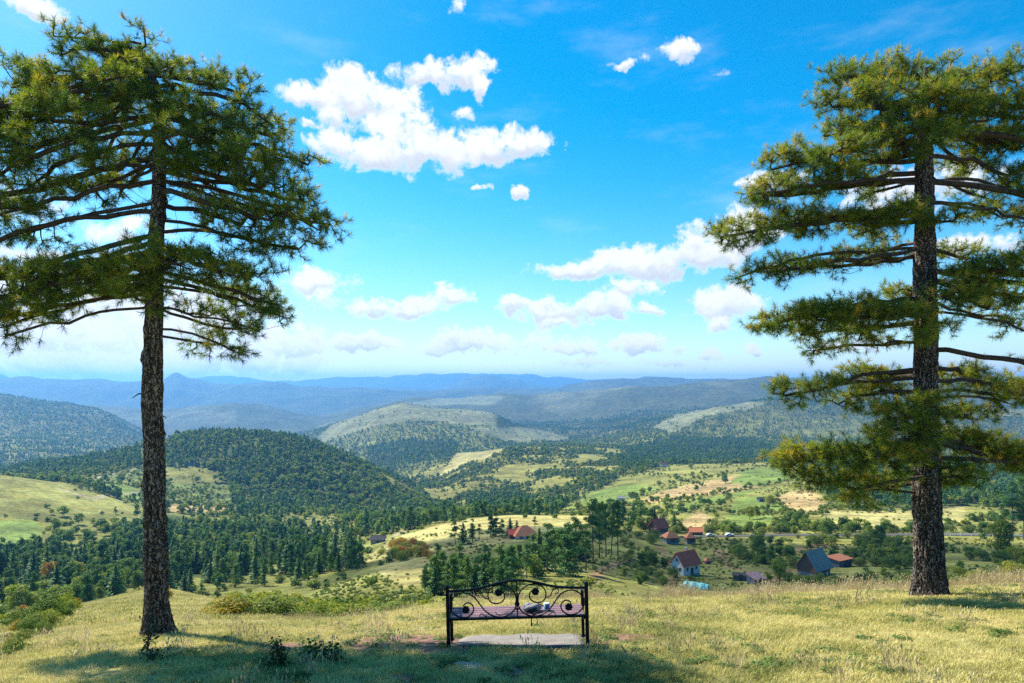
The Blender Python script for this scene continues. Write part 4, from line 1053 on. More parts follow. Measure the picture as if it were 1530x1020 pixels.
RIGHT_PADS = [
 (1250, 108, 24, 20, 0, .9, 1.1), (1290, 105, 36, 18, .3, .9, .9), (1345, 108, 44, 22, -.2, 1, .9), (1400, 115, 44, 22, .3), (1455, 125, 44, 20, -.3), (1505, 115, 40, 20, .2), (1530, 90, 26, 14, 0, .8, 1),
 (1260, 150, 46, 22, .2), (1320, 150, 56, 26, -.6), (1390, 160, 60, 28, -1.0, 1.1), (1450, 170, 50, 26, -.6, 1.1), (1510, 165, 50, 26, 0), (1580, 150, 50, 36, 0),
 (1245, 195, 40, 18, .4), (1300, 195, 56, 24, -.4, 1.1), (1370, 205, 56, 20, -1.0, 1.1), (1430, 205, 50, 20, .9), (1500, 210, 56, 24, .4, 1.1), (1570, 220, 50, 30, 0),
 (1195, 235, 50, 17, 0, 1.1), (1165, 248, 30, 12, .2), (1255, 235, 50, 20, -.6, 1.1), (1310, 240, 40, 16, .6), (1430, 245, 44, 14, 1.2, .7), (1490, 255, 46, 18, .5, .8),
 (1120, 292, 30, 13, 0), (1165, 285, 44, 17, -.3, 1.1), (1220, 275, 50, 18, .3), (1275, 270, 44, 16, -.2, .9), (1310, 285, 40, 10, .7, .5), (1470, 295, 40, 14, .8, .5), (1520, 290, 40, 16, .3, .6),
 (1088, 348, 28, 15, 0, 1.1), (1130, 340, 46, 18, -.3, 1.2), (1185, 335, 50, 18, .1, 1.2), (1240, 325, 52, 17, -.3, 1.2), (1300, 330, 44, 14, -.6, 1.2), (1360, 318, 44, 14, -1.0, 1.1), (1410, 325, 36, 12, -.6, .8), (1480, 322, 50, 10, .4, .5), (1530, 330, 36, 12, .2, .6),
 (1120, 408, 30, 10, 0, 1.1), (1165, 402, 46, 13, -.2, 1.1), (1225, 396, 46, 12, .2, .9), (1280, 385, 44, 12, .4, .6), (1320, 372, 30, 14, .9, .6), (1290, 350, 50, 10, 1.2, .5), (1430, 380, 44, 16, 1.0, .8),
 (1495, 398, 44, 18, -1.4, 1.3), (1540, 400, 40, 24, -1.2, 1.3), (1455, 415, 36, 16, -1.0, 1.1), (1510, 432, 46, 16, -.4, 1.1), (1425, 440, 34, 16, -1.2, 1.2), (1460, 455, 44, 14, .5, .9), (1500, 470, 40, 14, .6, .5), (1530, 490, 30, 14, .2, .5),
 (1145, 482, 26, 13, 0, 1.1), (1185, 472, 44, 19, -.3, 1.3), (1235, 465, 50, 20, -.6, 1.3), (1290, 468, 50, 20, -.8, 1.3), (1345, 470, 46, 18, -1.1, 1.3), (1390, 485, 38, 18, -1.2, 1.2), (1215, 495, 50, 13, .2, 1), (1280, 495, 40, 12, .4, .7), (1228, 520, 34, 9, .2, .9, .3), (1320, 512, 26, 10, .3, .5, .1), (1340, 440, 50, 12, 1.1, .7),
 (1185, 585, 30, 14, -.2, 1.2), (1225, 578, 34, 15, -.3, 1.2), (1265, 600, 36, 10, 0, .9), (1285, 556, 34, 12, .6, 1), (1330, 565, 44, 14, .9, 1), (1300, 585, 44, 11, 1.0, .8), (1355, 618, 46, 18, -1.1, 1.2), (1400, 600, 40, 18, -1.2, 1.1), (1430, 560, 44, 16, .9, 1.1), (1485, 575, 46, 13, .8, 1.1), (1530, 590, 44, 12, .6, 1), (1440, 620, 44, 14, .4, 1), (1500, 600, 30, 9, .2, .8), (1325, 640, 36, 12, -.3, .9),
 (1165, 688, 30, 14, 0, 1.1), (1205, 682, 40, 18, -.3, 1.3), (1255, 682, 46, 20, -.7, 1.3), (1310, 678, 46, 22, -1.0, 1.3), (1355, 690, 40, 20, -1.1, 1.1), (1240, 715, 40, 14, -.2, 1.1), (1290, 725, 40, 16, -.4, 1), (1270, 745, 30, 9, 0, .7, .3), (1330, 722, 36, 14, .2, .8), (1370, 650, 40, 16, -.9, 1),
 (1430, 655, 50, 16, .9, 1.2), (1480, 672, 50, 16, .6, 1.2), (1525, 685, 46, 18, .3, 1.2), (1580, 690, 46, 20, .2, 1), (1430, 700, 44, 12, -.2, 1.1), (1465, 712, 36, 9, .1, .8), (1400, 715, 30, 10, .4, .8),
 (1600, 300, 50, 30, 0), (1600, 420, 50, 24, 0), (1600, 560, 50, 20, 0)]
hero('tall_pine', 233, 12.0, [(233, 955), (232, 900), (228, 760), (226, 600), (231, 440), (240, 300), (240, 200), (236, 130), (210, 70)], [19, 16, 15, 14.2, 12.2, 11, 8.5, 5, 2], LEFT_PADS,
     'tall bare-stemmed pine at the left with a crown cut by the picture edge', 11, .64, .51, .30, 1.65)
hero('tall_pine', 1391, 14.0, [(1392, 905), (1390, 850), (1387, 750), (1385, 600), (1382, 450), (1379, 330), (1377, 220), (1380, 150), (1385, 100)], [22.5, 20.5, 19.2, 17.6, 15.2, 13.6, 11.5, 7, 3], RIGHT_PADS,
     'thick-trunked pine at the right with tiers of branches almost to its foot', 23, .82, .60, .16, 1.3)
rng = np.random.default_rng(99)
# ------------------------------------------------------------------ bench
M_IRON = plain('black_iron', (.014, .014, .019), .42, .3, 30, metal=.3)
M_WOOD = plain('bench_wood', (.20, .12, .135), .6, .35, 9, bump=.2)
M_CONC = plain('concrete', (.20, .18, .16), .9, .3, 5, bump=.6)
Yb = 8.9; Xb = (774.5 - CX) / F * Yb; zL = (CY - 972) / F * Yb
bench = empty('park_bench', (Xb, Yb, zL), R(.6)); bench.rotation_euler = (0, R(-1.4), R(.6))
tag(bench, 'black wrought-iron bench with scrolled back and wooden seat slats facing the valley', 'bench')
HW = .905
def cz(cx, cy): return ((cx - 740) * .0016, 0.0, (725 - cy) * .0016)
def smooth_path(P, it=3):
    P = [Vector(p) for p in P]
    for _ in range(it):
        Q = [P[0]]
        for a, b in zip(P[:-1], P[1:]): Q += [a * .75 + b * .25, a * .25 + b * .75]
        Q.append(P[-1]); P = Q
    return P
for sx in (-1, 1):
    b = MB(); x = sx * HW; lx = .0 if sx < 0 else .03
    b.box((x, 0, .42 + .0), (.046, .046, .86)); b.lathe((x, 0, .85), [(.03, 0), (.034, .008), (.028, .022), (.012, .03)], 12)
    b.build('rear_leg', M_IRON, bench, bevel=.004)
    b = MB(); b.box((x * .995, .47, .305), (.04, .04, .65)); b.box((x * .995, .47, .0), (.07, .07, .012)); b.build('front_leg', M_IRON, bench, bevel=.004)
    b = MB(); b.tube(smooth_path([(x, .0, .66), (x, .12, .70), (x, .30, .67), (x, .46, .63), (x, .53, .645), (x, .54, .60), (x, .50, .585)]), .014, 8)
    b.tube(smooth_path([(x, .04, .46), (x, .10, .60), (x, .22, .62), (x, .28, .53), (x, .20, .48), (x, .16, .55)]), .008, 6)
    b.build('armrest', M_IRON, bench, smooth=True)
    b = MB(); b.box((x * .97, .235, .405), (.03, .46, .035)); b.build('side_rail', M_IRON, bench)
b = MB(); top = smooth_path([(-HW, 0, .80), (-.70, 0, .80), (-.46, 0, .825), (-.26, 0, .885), (0, 0, .928), (.26, 0, .885), (.46, 0, .825), (.70, 0, .80), (HW, 0, .80)])
b.tube(top, .0165, 8); b.build('top_rail', M_IRON, bench, smooth=True)
b = MB(); b.box((0, 0, .432), (2 * HW, .03, .03)); b.box((0, .47, .405), (2 * HW, .03, .03)); b.build('seat_frame', M_IRON, bench, bevel=.003)
S1 = [(300, 345), (335, 318), (378, 340), (388, 385), (360, 428), (310, 446), (245, 432), (200, 385), (193, 330), (215, 280), (265, 243), (330, 243), (390, 275), (430, 330), (475, 395), (540, 440), (610, 450), (680, 430), (722, 385), (738, 320), (725, 255), (680, 205), (620, 182), (560, 188), (515, 222), (500, 270), (515, 318), (560, 340), (610, 330), (642, 295), (636, 250), (600, 228)]
S2 = [(432, 268), (405, 268), (398, 238), (425, 225), (452, 245), (462, 285), (500, 300)]
S3 = [(560, 405), (575, 432), (610, 436), (640, 424), (668, 428)]
S4 = [(445, 455), (430, 440), (437, 420), (458, 418), (468, 436), (490, 440)]
for mir in (1, -1):
    for si, (S, r_) in enumerate(((S1, .0095), (S2, .007), (S3, .006), (S4, .006))):
        b = MB(); P = [(mir * q[0], q[1] + (.012 if si else 0), q[2]) for q in (cz(*c_) for c_ in S)]; b.tube(smooth_path(P, 2), r_, 7); b.build('scroll', M_IRON, bench, smooth=True)
    for (cx_, cy_) in ((320, 378), (590, 246)):
        q = cz(cx_, cy_); b = MB(); c0 = Vector((mir * q[0], -.004, q[2]))
        for k in range(7):
            a = k * .8976; b.blob(c0 + Vector((math.cos(a) * .032, 0, math.sin(a) * .032)), (.024, .012, .024), 1, .05, k)
        b.blob(c0 + Vector((0, -.008, 0)), (.022, .016, .022), 1, 0, 1); b.build('rosette', M_IRON, bench, smooth=True)
b = MB(); b.tube([(0, 0, .44), (0, .0, .70)], .009, 7); b.tube(smooth_path([(-.02, 0, .72), (-.012, 0, .66), (-.03, 0, .6)]), .007, 6); b.tube(smooth_path([(.02, 0, .72), (.012, 0, .66), (.03, 0, .6)]), .007, 6); b.box((0, 0, .76), (.018, .012, .30)); b.box((0, 0, .545), (.05, .016, .02)); b.build('centre_bar', M_IRON, bench)
for k in range(5):
    b = MB(); b.box((0, .05 + .092 * k, .438 - .002 * k), (2 * HW - .05, .074, .026)); b.build('seat_slat', M_WOOD, bench, bevel=.004)
# things left on the seat
def on_bench(cx, y, z): return bench.matrix_basis @ Vector(((cx - 740) * .0016, y, z))
bpy.context.view_layer.update()
M_CLOTH = plain('grey_cloth', (.30, .28, .30), .95, .35, 12, bump=.6); M_DARKC = plain('dark_cloth', (.03, .03, .035), .9, .3, 12)
c0 = on_bench(862, .20, .452); bag = empty('cloth_bag', c0); tag(bag, 'small grey cloth bag lying on the right half of the bench seat', 'bag')
b = MB(); b.blob((0, 0, .048), (.12, .085, .050), 3, .24, 3); b.blob((-.05, .01, .06), (.055, .05, .045), 2, .2, 9); b.build('bag_body', M_CLOTH, bag, smooth=True)
b = MB(); b.blob((.005, -.055, .032), (.075, .045, .034), 2, .2, 5); b.build('dark_pocket', M_DARKC, bag, smooth=True)
b = MB(); b.tube(smooth_path([(.08, .0, .09), (.17, .02, .05), (.24, .0, .02), (.20, -.06, .012), (.10, -.09, .015), (.02, -.16, .02), (-.01, -.215, -.03), (-.012, -.225, -.10), (.0, -.225, -.12)]), .008, 6)
b.box((-.012, -.225, -.105), (.02, .008, .05)); b.tube(smooth_path([(.04, -.21, .0), (.07, -.225, -.06), (.06, -.225, -.1), (.02, -.225, -.12)]), .005, 6); b.build('strap', M_DARKC, bag)
c1 = on_bench(985, .22, .452); pk = empty('drink_carton', c1, .4); tag(pk, 'small white and blue carton standing on the seat right of the grey bag', 'carton')
b = MB(); b.box((0, 0, .045), (.075, .05, .09)); b.build('carton_body', plain('white_card', (.62, .70, .76), .5, .1, 20), pk, bevel=.004)
b = MB(); b.box((0, -.0265, .045), (.05, .003, .05)); b.build('blue_panel', plain('blue_print', (.03, .16, .33), .5, .1, 20), pk)

# concrete pad in front of the bench
def ground_sheet(name, poly, lift, mat, thick=.0, n=60, rag=.06, seed=1):
    """thin slab following the turf, ragged outline"""
    cx_ = sum(q[0] for q in poly) / len(poly); cy_ = sum(q[1] for q in poly) / len(poly); V = []; K = 72; Rg = 9
    import math as _m
    def rad(a):
        d = Vector((_m.cos(a), _m.sin(a))); best = 1e9
        for i in range(len(poly)):
            p1 = Vector(poly[i]) - Vector((cx_, cy_)); p2 = Vector(poly[(i + 1) % len(poly)]) - Vector((cx_, cy_)); e = p2 - p1; den = d.x * e.y - d.y * e.x
            if abs(den) < 1e-9: continue
            t_ = (p1.x * e.y - p1.y * e.x) / den; s_ = (p1.x * d.y - p1.y * d.x) / den
            if t_ > 0 and -1e-6 <= s_ <= 1 + 1e-6: best = min(best, t_)
        return best
    for j in range(Rg + 1):
        for k in range(K):
            a = 2 * _m.pi * k / K; r = rad(a) * (j / Rg); 
            if j: r *= 1 + (rag / max(rad(a), .2)) * float(fbm(np.array([_m.cos(a) * 4 + seed]), np.array([_m.sin(a) * 4]), 3, seed)[0]) * (j / Rg) * 2
            x, y = cx_ + r * _m.cos(a), cy_ + r * _m.sin(a); V.append((x, y, x, y))
    XY = np.array(V)[:, :2]; z = H(XY[:, 0], XY[:, 1]) + lift; z[-K:] -= (thick + lift + .01) * 0
    VV = np.concatenate([np.column_stack([XY, z]), np.column_stack([XY[-K:], z[-K:] - thick - .06])])
    ii = np.arange((Rg + 2) * K).reshape(Rg + 2, K); q_ = np.stack([ii[:-1], np.roll(ii, -1, 1)[:-1], np.roll(ii, -1, 1)[1:], ii[1:]], -1).reshape(-1, 4)
    return mesh_np(name, VV, q_, mat)
padpoly = [(-.86, 9.02), (.88, 9.02), (.90, 10.1), (-.74, 10.1)]
padpoly = [(x + Xb, y) for x, y in padpoly]
pd_ = ground_sheet('concrete_slab', padpoly, .035, M_CONC, .03, rag=.05, seed=3); tag(pd_, 'pale rough concrete slab set in the turf under the bench seat', 'slab')
M_EARTH = plain('red_earth', (.23, .125, .08), .95, .45, 7, bump=1.0, c2=(.07, .035, .03))
EARTH = []
def gp(px, py): return hit(px, py, 6, 40)
def earth(pl, seed, lift=.012):
    P = [tuple(gp(a, b)[:2]) for a, b in pl]; o_ = ground_sheet('bare_earth', P, lift, M_EARTH, rag=.09, seed=seed); tag(o_, kind='structure'); EARTH.append(P)
earth([(505, 963), (560, 951), (650, 949), (690, 956), (700, 972), (660, 985), (600, 972), (530, 974)], 1)
earth([(876, 956), (905, 949), (975, 949), (985, 957), (930, 961), (885, 964)], 2)
earth([(800, 955), (830, 958), (862, 962), (868, 972), (820, 974), (795, 964)], 3)
earth([(385, 966), (440, 960), (462, 966), (430, 975), (395, 976)], 4)
earth([(752, 1002), (780, 998), (792, 1008), (770, 1018), (750, 1014)], 5, .004)
earth([(580, 1012), (612, 1006), (622, 1016), (600, 1022)], 6, .004)
g_ = gp(696, 997); b = MB(); b.blob((0, 0, .0), (.17, .13, .03), 3, .2, 8); st = b.build('flat_stone', plain('grey_stone', (.32, .29, .26), .9, .3, 14, bump=.6), smooth=True, loc=(g_.x, g_.y, zat(g_.x, g_.y) + .008)); tag(st, 'flat grey stone sunk in the turf in front of the bench', 'stone')

# ------------------------------------------------------------------ turf: tufts of blades on the ridge
def bladeset(name, n, rad, h0, h1, wd, mat, lean=.45, seedhead=False, coll=None):
    q = rng.uniform(0, 6.283, n); r = rad * np.sqrt(rng.random(n)); B = np.stack([r * np.cos(q), r * np.sin(q), np.full(n, -.012)], 1)
    a = rng.uniform(0, 6.283, n); h = rng.uniform(h0, h1, n); ln = rng.uniform(.05, lean, n) * h
    Dr = np.stack([np.cos(a), np.sin(a), 0 * a], 1); T = B + Dr * ln[:, None]; T[:, 2] = h * .9; M_ = B + Dr * ln[:, None] * .35; M_[:, 2] = h * .55
    S = np.stack([-np.sin(a), np.cos(a), 0 * a], 1) * wd / 2
    V = [B - S, B + S, M_ + S * .85, M_ - S * .85, T + S * .15, T - S * .15]; V = np.stack(V, 1).reshape(-1, 3); b0 = np.arange(n)[:, None] * 6
    Fq = np.concatenate([b0 + np.array([[0, 1, 2, 3]]), b0 + np.array([[3, 2, 4, 5]])])
    if seedhead:
        c_ = T; e = T + Dr * .02 + np.array([0, 0, .06]); W2 = S * 3.4
        V2 = np.stack([c_, (c_ + e) / 2 + W2, e, (c_ + e) / 2 - W2], 1).reshape(-1, 3); Fq = np.concatenate([Fq, len(V) + np.arange(len(V2)).reshape(-1, 4)]); V = np.concatenate([V, V2])
    o_ = mesh_np(name, V, Fq, mat)
    for c_ in list(o_.users_collection): c_.objects.unlink(o_)
    coll.objects.link(o_)


def grassmat(name, stops, scale=.9, transl=.3):
    m, t, p, o = newmat(name); ge = t.new('ShaderNodeNewGeometry'); pos = ge.outputs['Position']
    n1_ = t.noise(pos, scale, 5, .65); isl = ge.outputs['Random Per Island']; n2_ = t.noise(pos, .28, 4, .6)
    f = t.math('ADD', t.math('MULTIPLY', t.mrange(n1_, .28, .72), .42), t.math('MULTIPLY', isl, .33)); f = t.math('ADD', f, t.math('MULTIPLY', t.mrange(n2_, .3, .7), .25))
    c = t.ramp(f, stops); t.put(p.inputs['Base Color'], c); p.inputs['Roughness'].default_value = .7; p.inputs['Specular IOR Level'].default_value = .1
    tr = t.new('ShaderNodeBsdfTranslucent'); t.put(tr.inputs[0], c); mx = t.new('ShaderNodeMixShader'); mx.inputs[0].default_value = transl
    t.l.new(p.outputs[0], mx.inputs[1]); t.l.new(tr.outputs[0], mx.inputs[2]); t.l.new(mx.outputs[0], o.inputs[0]); return m


M_GRASS = grassmat('turf_grass', [(.08, (.12, .18, .05)), (.26, (.31, .31, .09)), (.42, (.53, .48, .155)), (.68, (.70, .61, .26)), (.92, (.62, .46, .25))])
M_DRY = grassmat('dry_grass', [(.2, (.28, .24, .11)), (.5, (.48, .38, .20)), (.85, (.66, .54, .33))], 1.2, .3)
cg = bpy.data.collections.new('turf_kinds')
for s in range(5): bladeset('turf', 90, .15, .010, .042, .0048, M_GRASS, 1.5, coll=cg)
bladeset('turf', 60, .10, .03, .085, .0045, M_GRASS, 1.0, coll=cg)
n = 62000
gy = np.sqrt(rng.uniform(2.5**2, 24**2, n)); gx = rng.uniform(-1.05, 1.05, n) * (gy + 2.2)
keep = np.ones(n, bool); keep &= ~((np.abs(gx - Xb) < .86) & (gy > 9.0) & (gy < 10.1))
for P in EARTH: keep &= ~(inpoly(gx, gy, P) & (rng.random(n) < .85))
keep &= ~(fbm(gx / .5, gy / .5, 3, 5) > .52)
gx, gy = gx[keep], gy[keep]; gz = H(gx, gy); s_ = rng.uniform(.6, 1.3, len(gx))
tf = scatter_gn('grass', np.stack([gx, gy, gz], 1), rng.uniform(0, 6.28, len(gx)), np.stack([s_, s_, s_ * rng.uniform(.6, 1.2, len(gx))], 1), cg)
tag(tf, 'short dry yellow-green turf covering the ridge', 'grass', kind='stuff')
# knoll further down
cg3 = bpy.data.collections.new('knoll_turf_kinds')
for s in range(3): bladeset('turf', 80, .5, .05, .16, .02, M_GRASS, .9, coll=cg3)
n = 24000; gy = np.sqrt(rng.uniform(22**2, 85**2, n)); gx = rng.uniform(-1.2, .4, n) * gy; gx[n // 2:] = rng.uniform(-.68, -.35, n - n // 2) * gy[n // 2:]
tf = scatter_gn('knoll_grass', np.stack([gx, gy, H(gx, gy)], 1), rng.uniform(0, 6.28, n), np.ones((n, 3)), cg3); tag(tf, 'cropped grass on the rounded knoll below the ridge', 'grass', kind='stuff')
# broad-leaved weeds and dead straw mixed into the turf
M_WEED = leafmat('weed_leaves', [(0, (.05, .11, .03)), (.6, (.10, .17, .04)), (1, (.20, .20, .07))], .3)
cw = bpy.data.collections.new('weed_kinds')
for s in range(3):
    n = 46; a = rng.uniform(0, 6.28, n); r = .10 * np.sqrt(rng.random(n)); C = np.stack([r * np.cos(a), r * np.sin(a), rng.uniform(.01, .05, n)], 1)
    V, Fq = quadleaf(C, np.stack([np.cos(a) * .5, np.sin(a) * .5, np.ones(n)], 1), .022, 1.3); o_ = mesh_np('weed', V, Fq, M_WEED)
    for c_ in list(o_.users_collection): c_.objects.unlink(o_)
    cw.objects.link(o_)
bladeset('straw', 26, .12, .05, .19, .0045, M_DRY, 1.2, True, coll=cw)
n = 5200; gy = np.sqrt(rng.uniform(6.2**2, 20**2, n)); gx = rng.uniform(-.95, .95, n) * (gy + 1); kp = (fbm(gx / 1.3, gy / 1.3, 3, 205) > .12) & ~((np.abs(gx - Xb) < .9) & (gy > 8.9) & (gy < 10.2)); gx, gy = gx[kp], gy[kp]; s_ = rng.uniform(.5, 1.3, len(gx))
tf = scatter_gn('turf_weeds', np.stack([gx, gy, H(gx, gy)], 1), rng.uniform(0, 6.28, len(gx)), np.stack([s_] * 3, 1), cw); tag(tf, 'flat weeds and dead straw mixed into the ridge turf', 'weeds', kind='stuff')
# tall dry stems along the brow
cg2 = bpy.data.collections.new('stem_kinds')
for s in range(4): bladeset('stems', 16, .16, .22, .52, .006, M_DRY, .5, True, cg2)
px_ = np.concatenate([rng.uniform(690, 1560, 3000), rng.uniform(380, 700, 260), rng.uniform(1395, 1560, 300)]); eY = np.interp(px_, [380, 560, 700, 900, 1100, 1300, 1530], [18.5, 17.3, 17.2, 18.2, 18.2, 18.2, 18])
gy = eY + rng.normal(.25, .8, len(px_)); gy[-300:] = rng.uniform(14.5, 18, 300); gx = (px_ - CX) / F * gy; s_ = rng.uniform(.35, 1.0, len(gx)) * np.interp(px_, [380, 700, 900, 1150, 1300, 1560], [.45, .45, .6, .85, .85, .8])
s_ *= np.clip(.75 + 1.2 * fbm(gx / .9, gy / .9, 2, 15), .3, 1.3)
tf = scatter_gn('tall_dry_grass', np.stack([gx, gy, H(gx, gy)], 1), rng.uniform(0, 6.28, len(gx)), np.stack([s_] * 3, 1), cg2); tag(tf, 'tall straw-coloured grass stems along the brow of the ridge', 'grass', kind='stuff')

# low plants on the turf
M_PLANT = leafmat('small_plant_leaves', [(0, (.03, .05, .015)), (.6, (.06, .09, .02)), (1, (.10, .06, .03))], .3, obj_w=.2)
def low_plant(px, py, h, wd, nleaf, label, mat=M_PLANT, up=True, seed=1, name='seedling', cat='plant'):
    q = gp(px, py); r_ = empty(name, (q.x, q.y, zat(q.x, q.y))); tag(r_, label, cat); rn = random.Random(seed); b = MB(); C = []; N = []
    for k in range(7):
        a = rn.uniform(0, 6.28); l = h * rn.uniform(.5, 1); sx = wd * rn.uniform(.1, .5); P = [Vector((math.cos(a) * sx * f * f, math.sin(a) * sx * f * f, l * f)) for f in (0, .33, .66, 1)]; b.tube(P, [.006, .005, .004, .002], 5)
        for j in range(nleaf // 7):
            f = rn.uniform(.15, 1); p_ = P[0].lerp(P[3], f); C.append((p_.x + rn.gauss(0, .03 + wd * .06), p_.y + rn.gauss(0, .03 + wd * .06), max(.01, p_.z + rn.gauss(0, .03)))); N.append((rn.gauss(0, .6), rn.gauss(0, .6), 1))
    b.build('stem', M_TWIG, r_); V, Fq = quadleaf(np.array(C), np.array(N), .024); mesh_np('leaves', V, Fq, mat, parent=r_)
low_plant(220, 985, .55, .25, 150, 'thin dark seedling standing in front of the left pine trunk', seed=4)
low_plant(228, 990, .2, .3, 120, 'dark low sprig beside the seedling in front of the left pine', seed=5, name='sprig')
low_plant(421, 995, .33, .32, 260, 'bushy dark-leaved plant on the shaded turf left of the bench', seed=6, name='small_plant')
M_GPL = leafmat('green_plant_leaves', [(0, (.05, .10, .02)), (1, (.12, .18, .03))], .3)
low_plant(470, 990, .26, .45, 420, 'low green plant in the shade between the dark plant and the bare earth', M_GPL, seed=7, name='small_plant')
low_plant(500, 990, .24, .22, 140, 'spindly plant right of the low green one, nearer the bench', seed=8, name='small_plant')
# ------------------------------------------------------------------ trees and bushes placed one by one
def tree_at(lib, px, py, hpx, label, name=None, cat='tree', group=None, yr=(20, 5000), base_h=None, thin=1.0, seed=0):
    q = hit(px, py, *yr); hh = {'conifer': 13.5, 'broad': 8.6, 'pine': 17.3, 'shrub': 2.7, 'yshrub': 2.7, 'ashrub': 2.7, 'autumn': 4.9, 'yellow': 6.8}[lib]
    s = hpx / F * q.y / hh
    return place(lib, seed, q.x, q.y, q.z - .1, s, seed * 1.7 + px * .1, name or {'conifer': 'conifer', 'broad': 'broadleaf_tree', 'pine': 'stone_pine', 'shrub': 'shrub', 'yshrub': 'shrub', 'ashrub': 'shrub', 'autumn': 'autumn_tree', 'yellow': 'broadleaf_tree'}[lib], label, cat, group, True, thin)


V_ = (120, 336)
for i, (a, b, c_) in enumerate([(886, 838, 92), (896, 834, 84), (905, 832, 80), (914, 828, 76), (923, 830, 84)]):
    tree_at('pine', a, b, c_, 'tall pine with a bare lower stem in the row left of the red-roofed houses', group='tall pines above the village', yr=V_, seed=i, thin=.85)
for i, (a, b, c_) in enumerate([(796, 858, 62), (806, 852, 66), (818, 856, 74), (829, 850, 74), (838, 858, 70), (848, 860, 84), (859, 856, 84), (868, 838, 62), (875, 852, 70), (852, 836, 56), (787, 864, 54)]):
    tree_at('conifer' if i % 2 else 'pine', a, b, c_, 'dark pine in the dense clump beyond the right half of the bench', name='pine_tree', group='dark pine clump beyond the bench', yr=(100, 336), seed=i, thin=1.25)
rn = random.Random(5)
for i in range(26):
    a = 634 + (i % 13) * 11.0 + rn.uniform(-4, 4); b = 888 - (i // 13) * 16 + rn.uniform(-4, 4); c_ = rn.uniform(50, 66) * (1 if 650 < a < 775 else .7)
    tree_at(['pine', 'conifer', 'conifer'][i % 3], a, b, c_, 'dark tree in the thick stand directly behind the left half of the bench', name='dark_tree', group='stand of trees behind the bench back', yr=(80, 260), seed=i, thin=1.2)
for i, (a, b, c_) in enumerate([(680, 813, 36), (692, 813, 34), (706, 808, 29), (716, 806, 24), (733, 802, 34), (741, 800, 37), (750, 803, 28), (762, 801, 31), (772, 800, 24), (799, 790, 19)]):
    tree_at('conifer' if i % 3 else 'pine', a, b, c_, 'small dark conifer standing on the sunny meadow knoll left of the low red-roofed house', group='conifers on the meadow knoll', yr=(200, 460), seed=i, thin=1.35)
for i, (lib, a, b, c_, l) in enumerate([('autumn', 112, 912, 22, 'orange-red bushy tree on the left edge of the grassy knoll'), ('yellow', 138, 899, 24, 'small yellow-green tree on the knoll beside a dark lump'), ('autumn', 246, 898, 26, 'yellow-orange tree just right of the left pine trunk on the knoll'),
                                         ('broad', 172, 868, 26, 'round green tree behind the top of the knoll'), ('broad', 186, 862, 34, 'taller green tree behind the knoll left of the pine trunk'), ('yshrub', 86, 928, 26, 'wide golden bush low on the left side of the knoll'), ('ashrub', 97, 922, 18, 'red-tinged bush above the golden bush on the knoll side'),
                                         ('yellow', 112, 862, 34, 'yellow-topped tree at the edge of the dark wood left of the knoll'), ('autumn', 74, 868, 34, 'orange-topped tree in the dark wood left of the knoll')]):
    tree_at(lib, a, b, c_, l, yr=(25, 260), seed=i, cat='shrub' if 'shrub' in lib else 'tree')
q = hit(142, 898, 30, 90); b = MB(); b.blob((0, 0, .2), (.75, .5, .42), 3, .25, 4); o_ = b.build('lump', plain('dark_lump', (.08, .075, .07), .9, .4, 3, bump=.5), smooth=True, loc=q); tag(o_, 'dark boulder under the small yellow-green tree on the knoll', 'lump')  # low dark rounded mass set beneath the small tree
# yellow and green bushes on the steep slope just below the crest, and on the village slope
rn = random.Random(8)
def thicket(box, n, libs, hp, label, group, yr, cat='shrub', name=None):
    for i in range(n):
        a = rn.uniform(box[0], box[2]); b = rn.uniform(box[1], box[3])
        if len(box) > 4 and not inpoly(np.array([a]), np.array([b]), box[4])[0]: continue
        lib = libs[rn.randrange(len(libs))]; tree_at(lib, a, b, rn.uniform(*hp), label, name=name, group=group, yr=yr, seed=rn.randrange(50), cat=cat, thin=rn.uniform(1, 1.3))
rn = random.Random(12)
for i in range(90):
    a = rn.uniform(296, 640); yy_ = rn.uniform(23, 44) if a < 560 else rn.uniform(21, 34); x_ = (a - CX) / F * yy_; z_ = zat(x_, yy_); gpy = CY - F * z_ / yy_
    tp = float(np.interp(a, [296, 340, 420, 480, 560, 640], [905, 884, 880, 890, 896, 893])) + rn.uniform(0, 30); h_ = min(3.0, (gpy - tp) / F * yy_)
    if h_ < .5: continue
    rr = rn.random(); lib = 'ashrub' if rr < .14 else 'yshrub' if rr < .5 else 'shrub'; h_ = min(h_, 1.5) if lib == 'ashrub' else min(h_, 2.3); wv_ = min(1.7, max(1.0, 2.2 / h_))
    place(lib, i, x_, yy_, z_ - .05, h_ / 2.7, rn.uniform(0, 6), 'shrub', 'green or yellowing scrub bush below the brow between left pine and bench', 'shrub', 'scrub below the brow left of the bench', True, wv_)
thicket((0, 890, 118, 992, [(0, 915), (60, 900), (112, 890), (118, 908), (90, 935), (50, 958), (0, 992)]), 85, ['yshrub', 'shrub', 'shrub', 'yshrub', 'shrub', 'ashrub'], (13, 30), 'scrubby bush on the bank dropping away at the lower left edge', 'scrub on the left bank', (11, 70))
thicket((1088, 812, 1190, 858, [(1086, 822), (1110, 806), (1150, 806), (1180, 820), (1192, 850), (1150, 856), (1120, 844)]), 46, ['broad', 'shrub', 'broad'], (10, 18), 'green bush in the round thicket between the white-gabled house and the grey-roofed barn', 'thicket between house and barn', V_)
thicket((1282, 812, 1362, 886), 38, ['broad', 'shrub', 'broad'], (11, 20), 'bush in the scrub between the orange-roofed shed and the right pine trunk', 'scrub left of the right pine trunk', V_)
thicket((1425, 836, 1560, 878), 20, ['broad', 'yshrub', 'shrub'], (12, 24), 'bush on the grassy bank to the right of the right pine trunk', 'bushes right of the right pine trunk', V_)
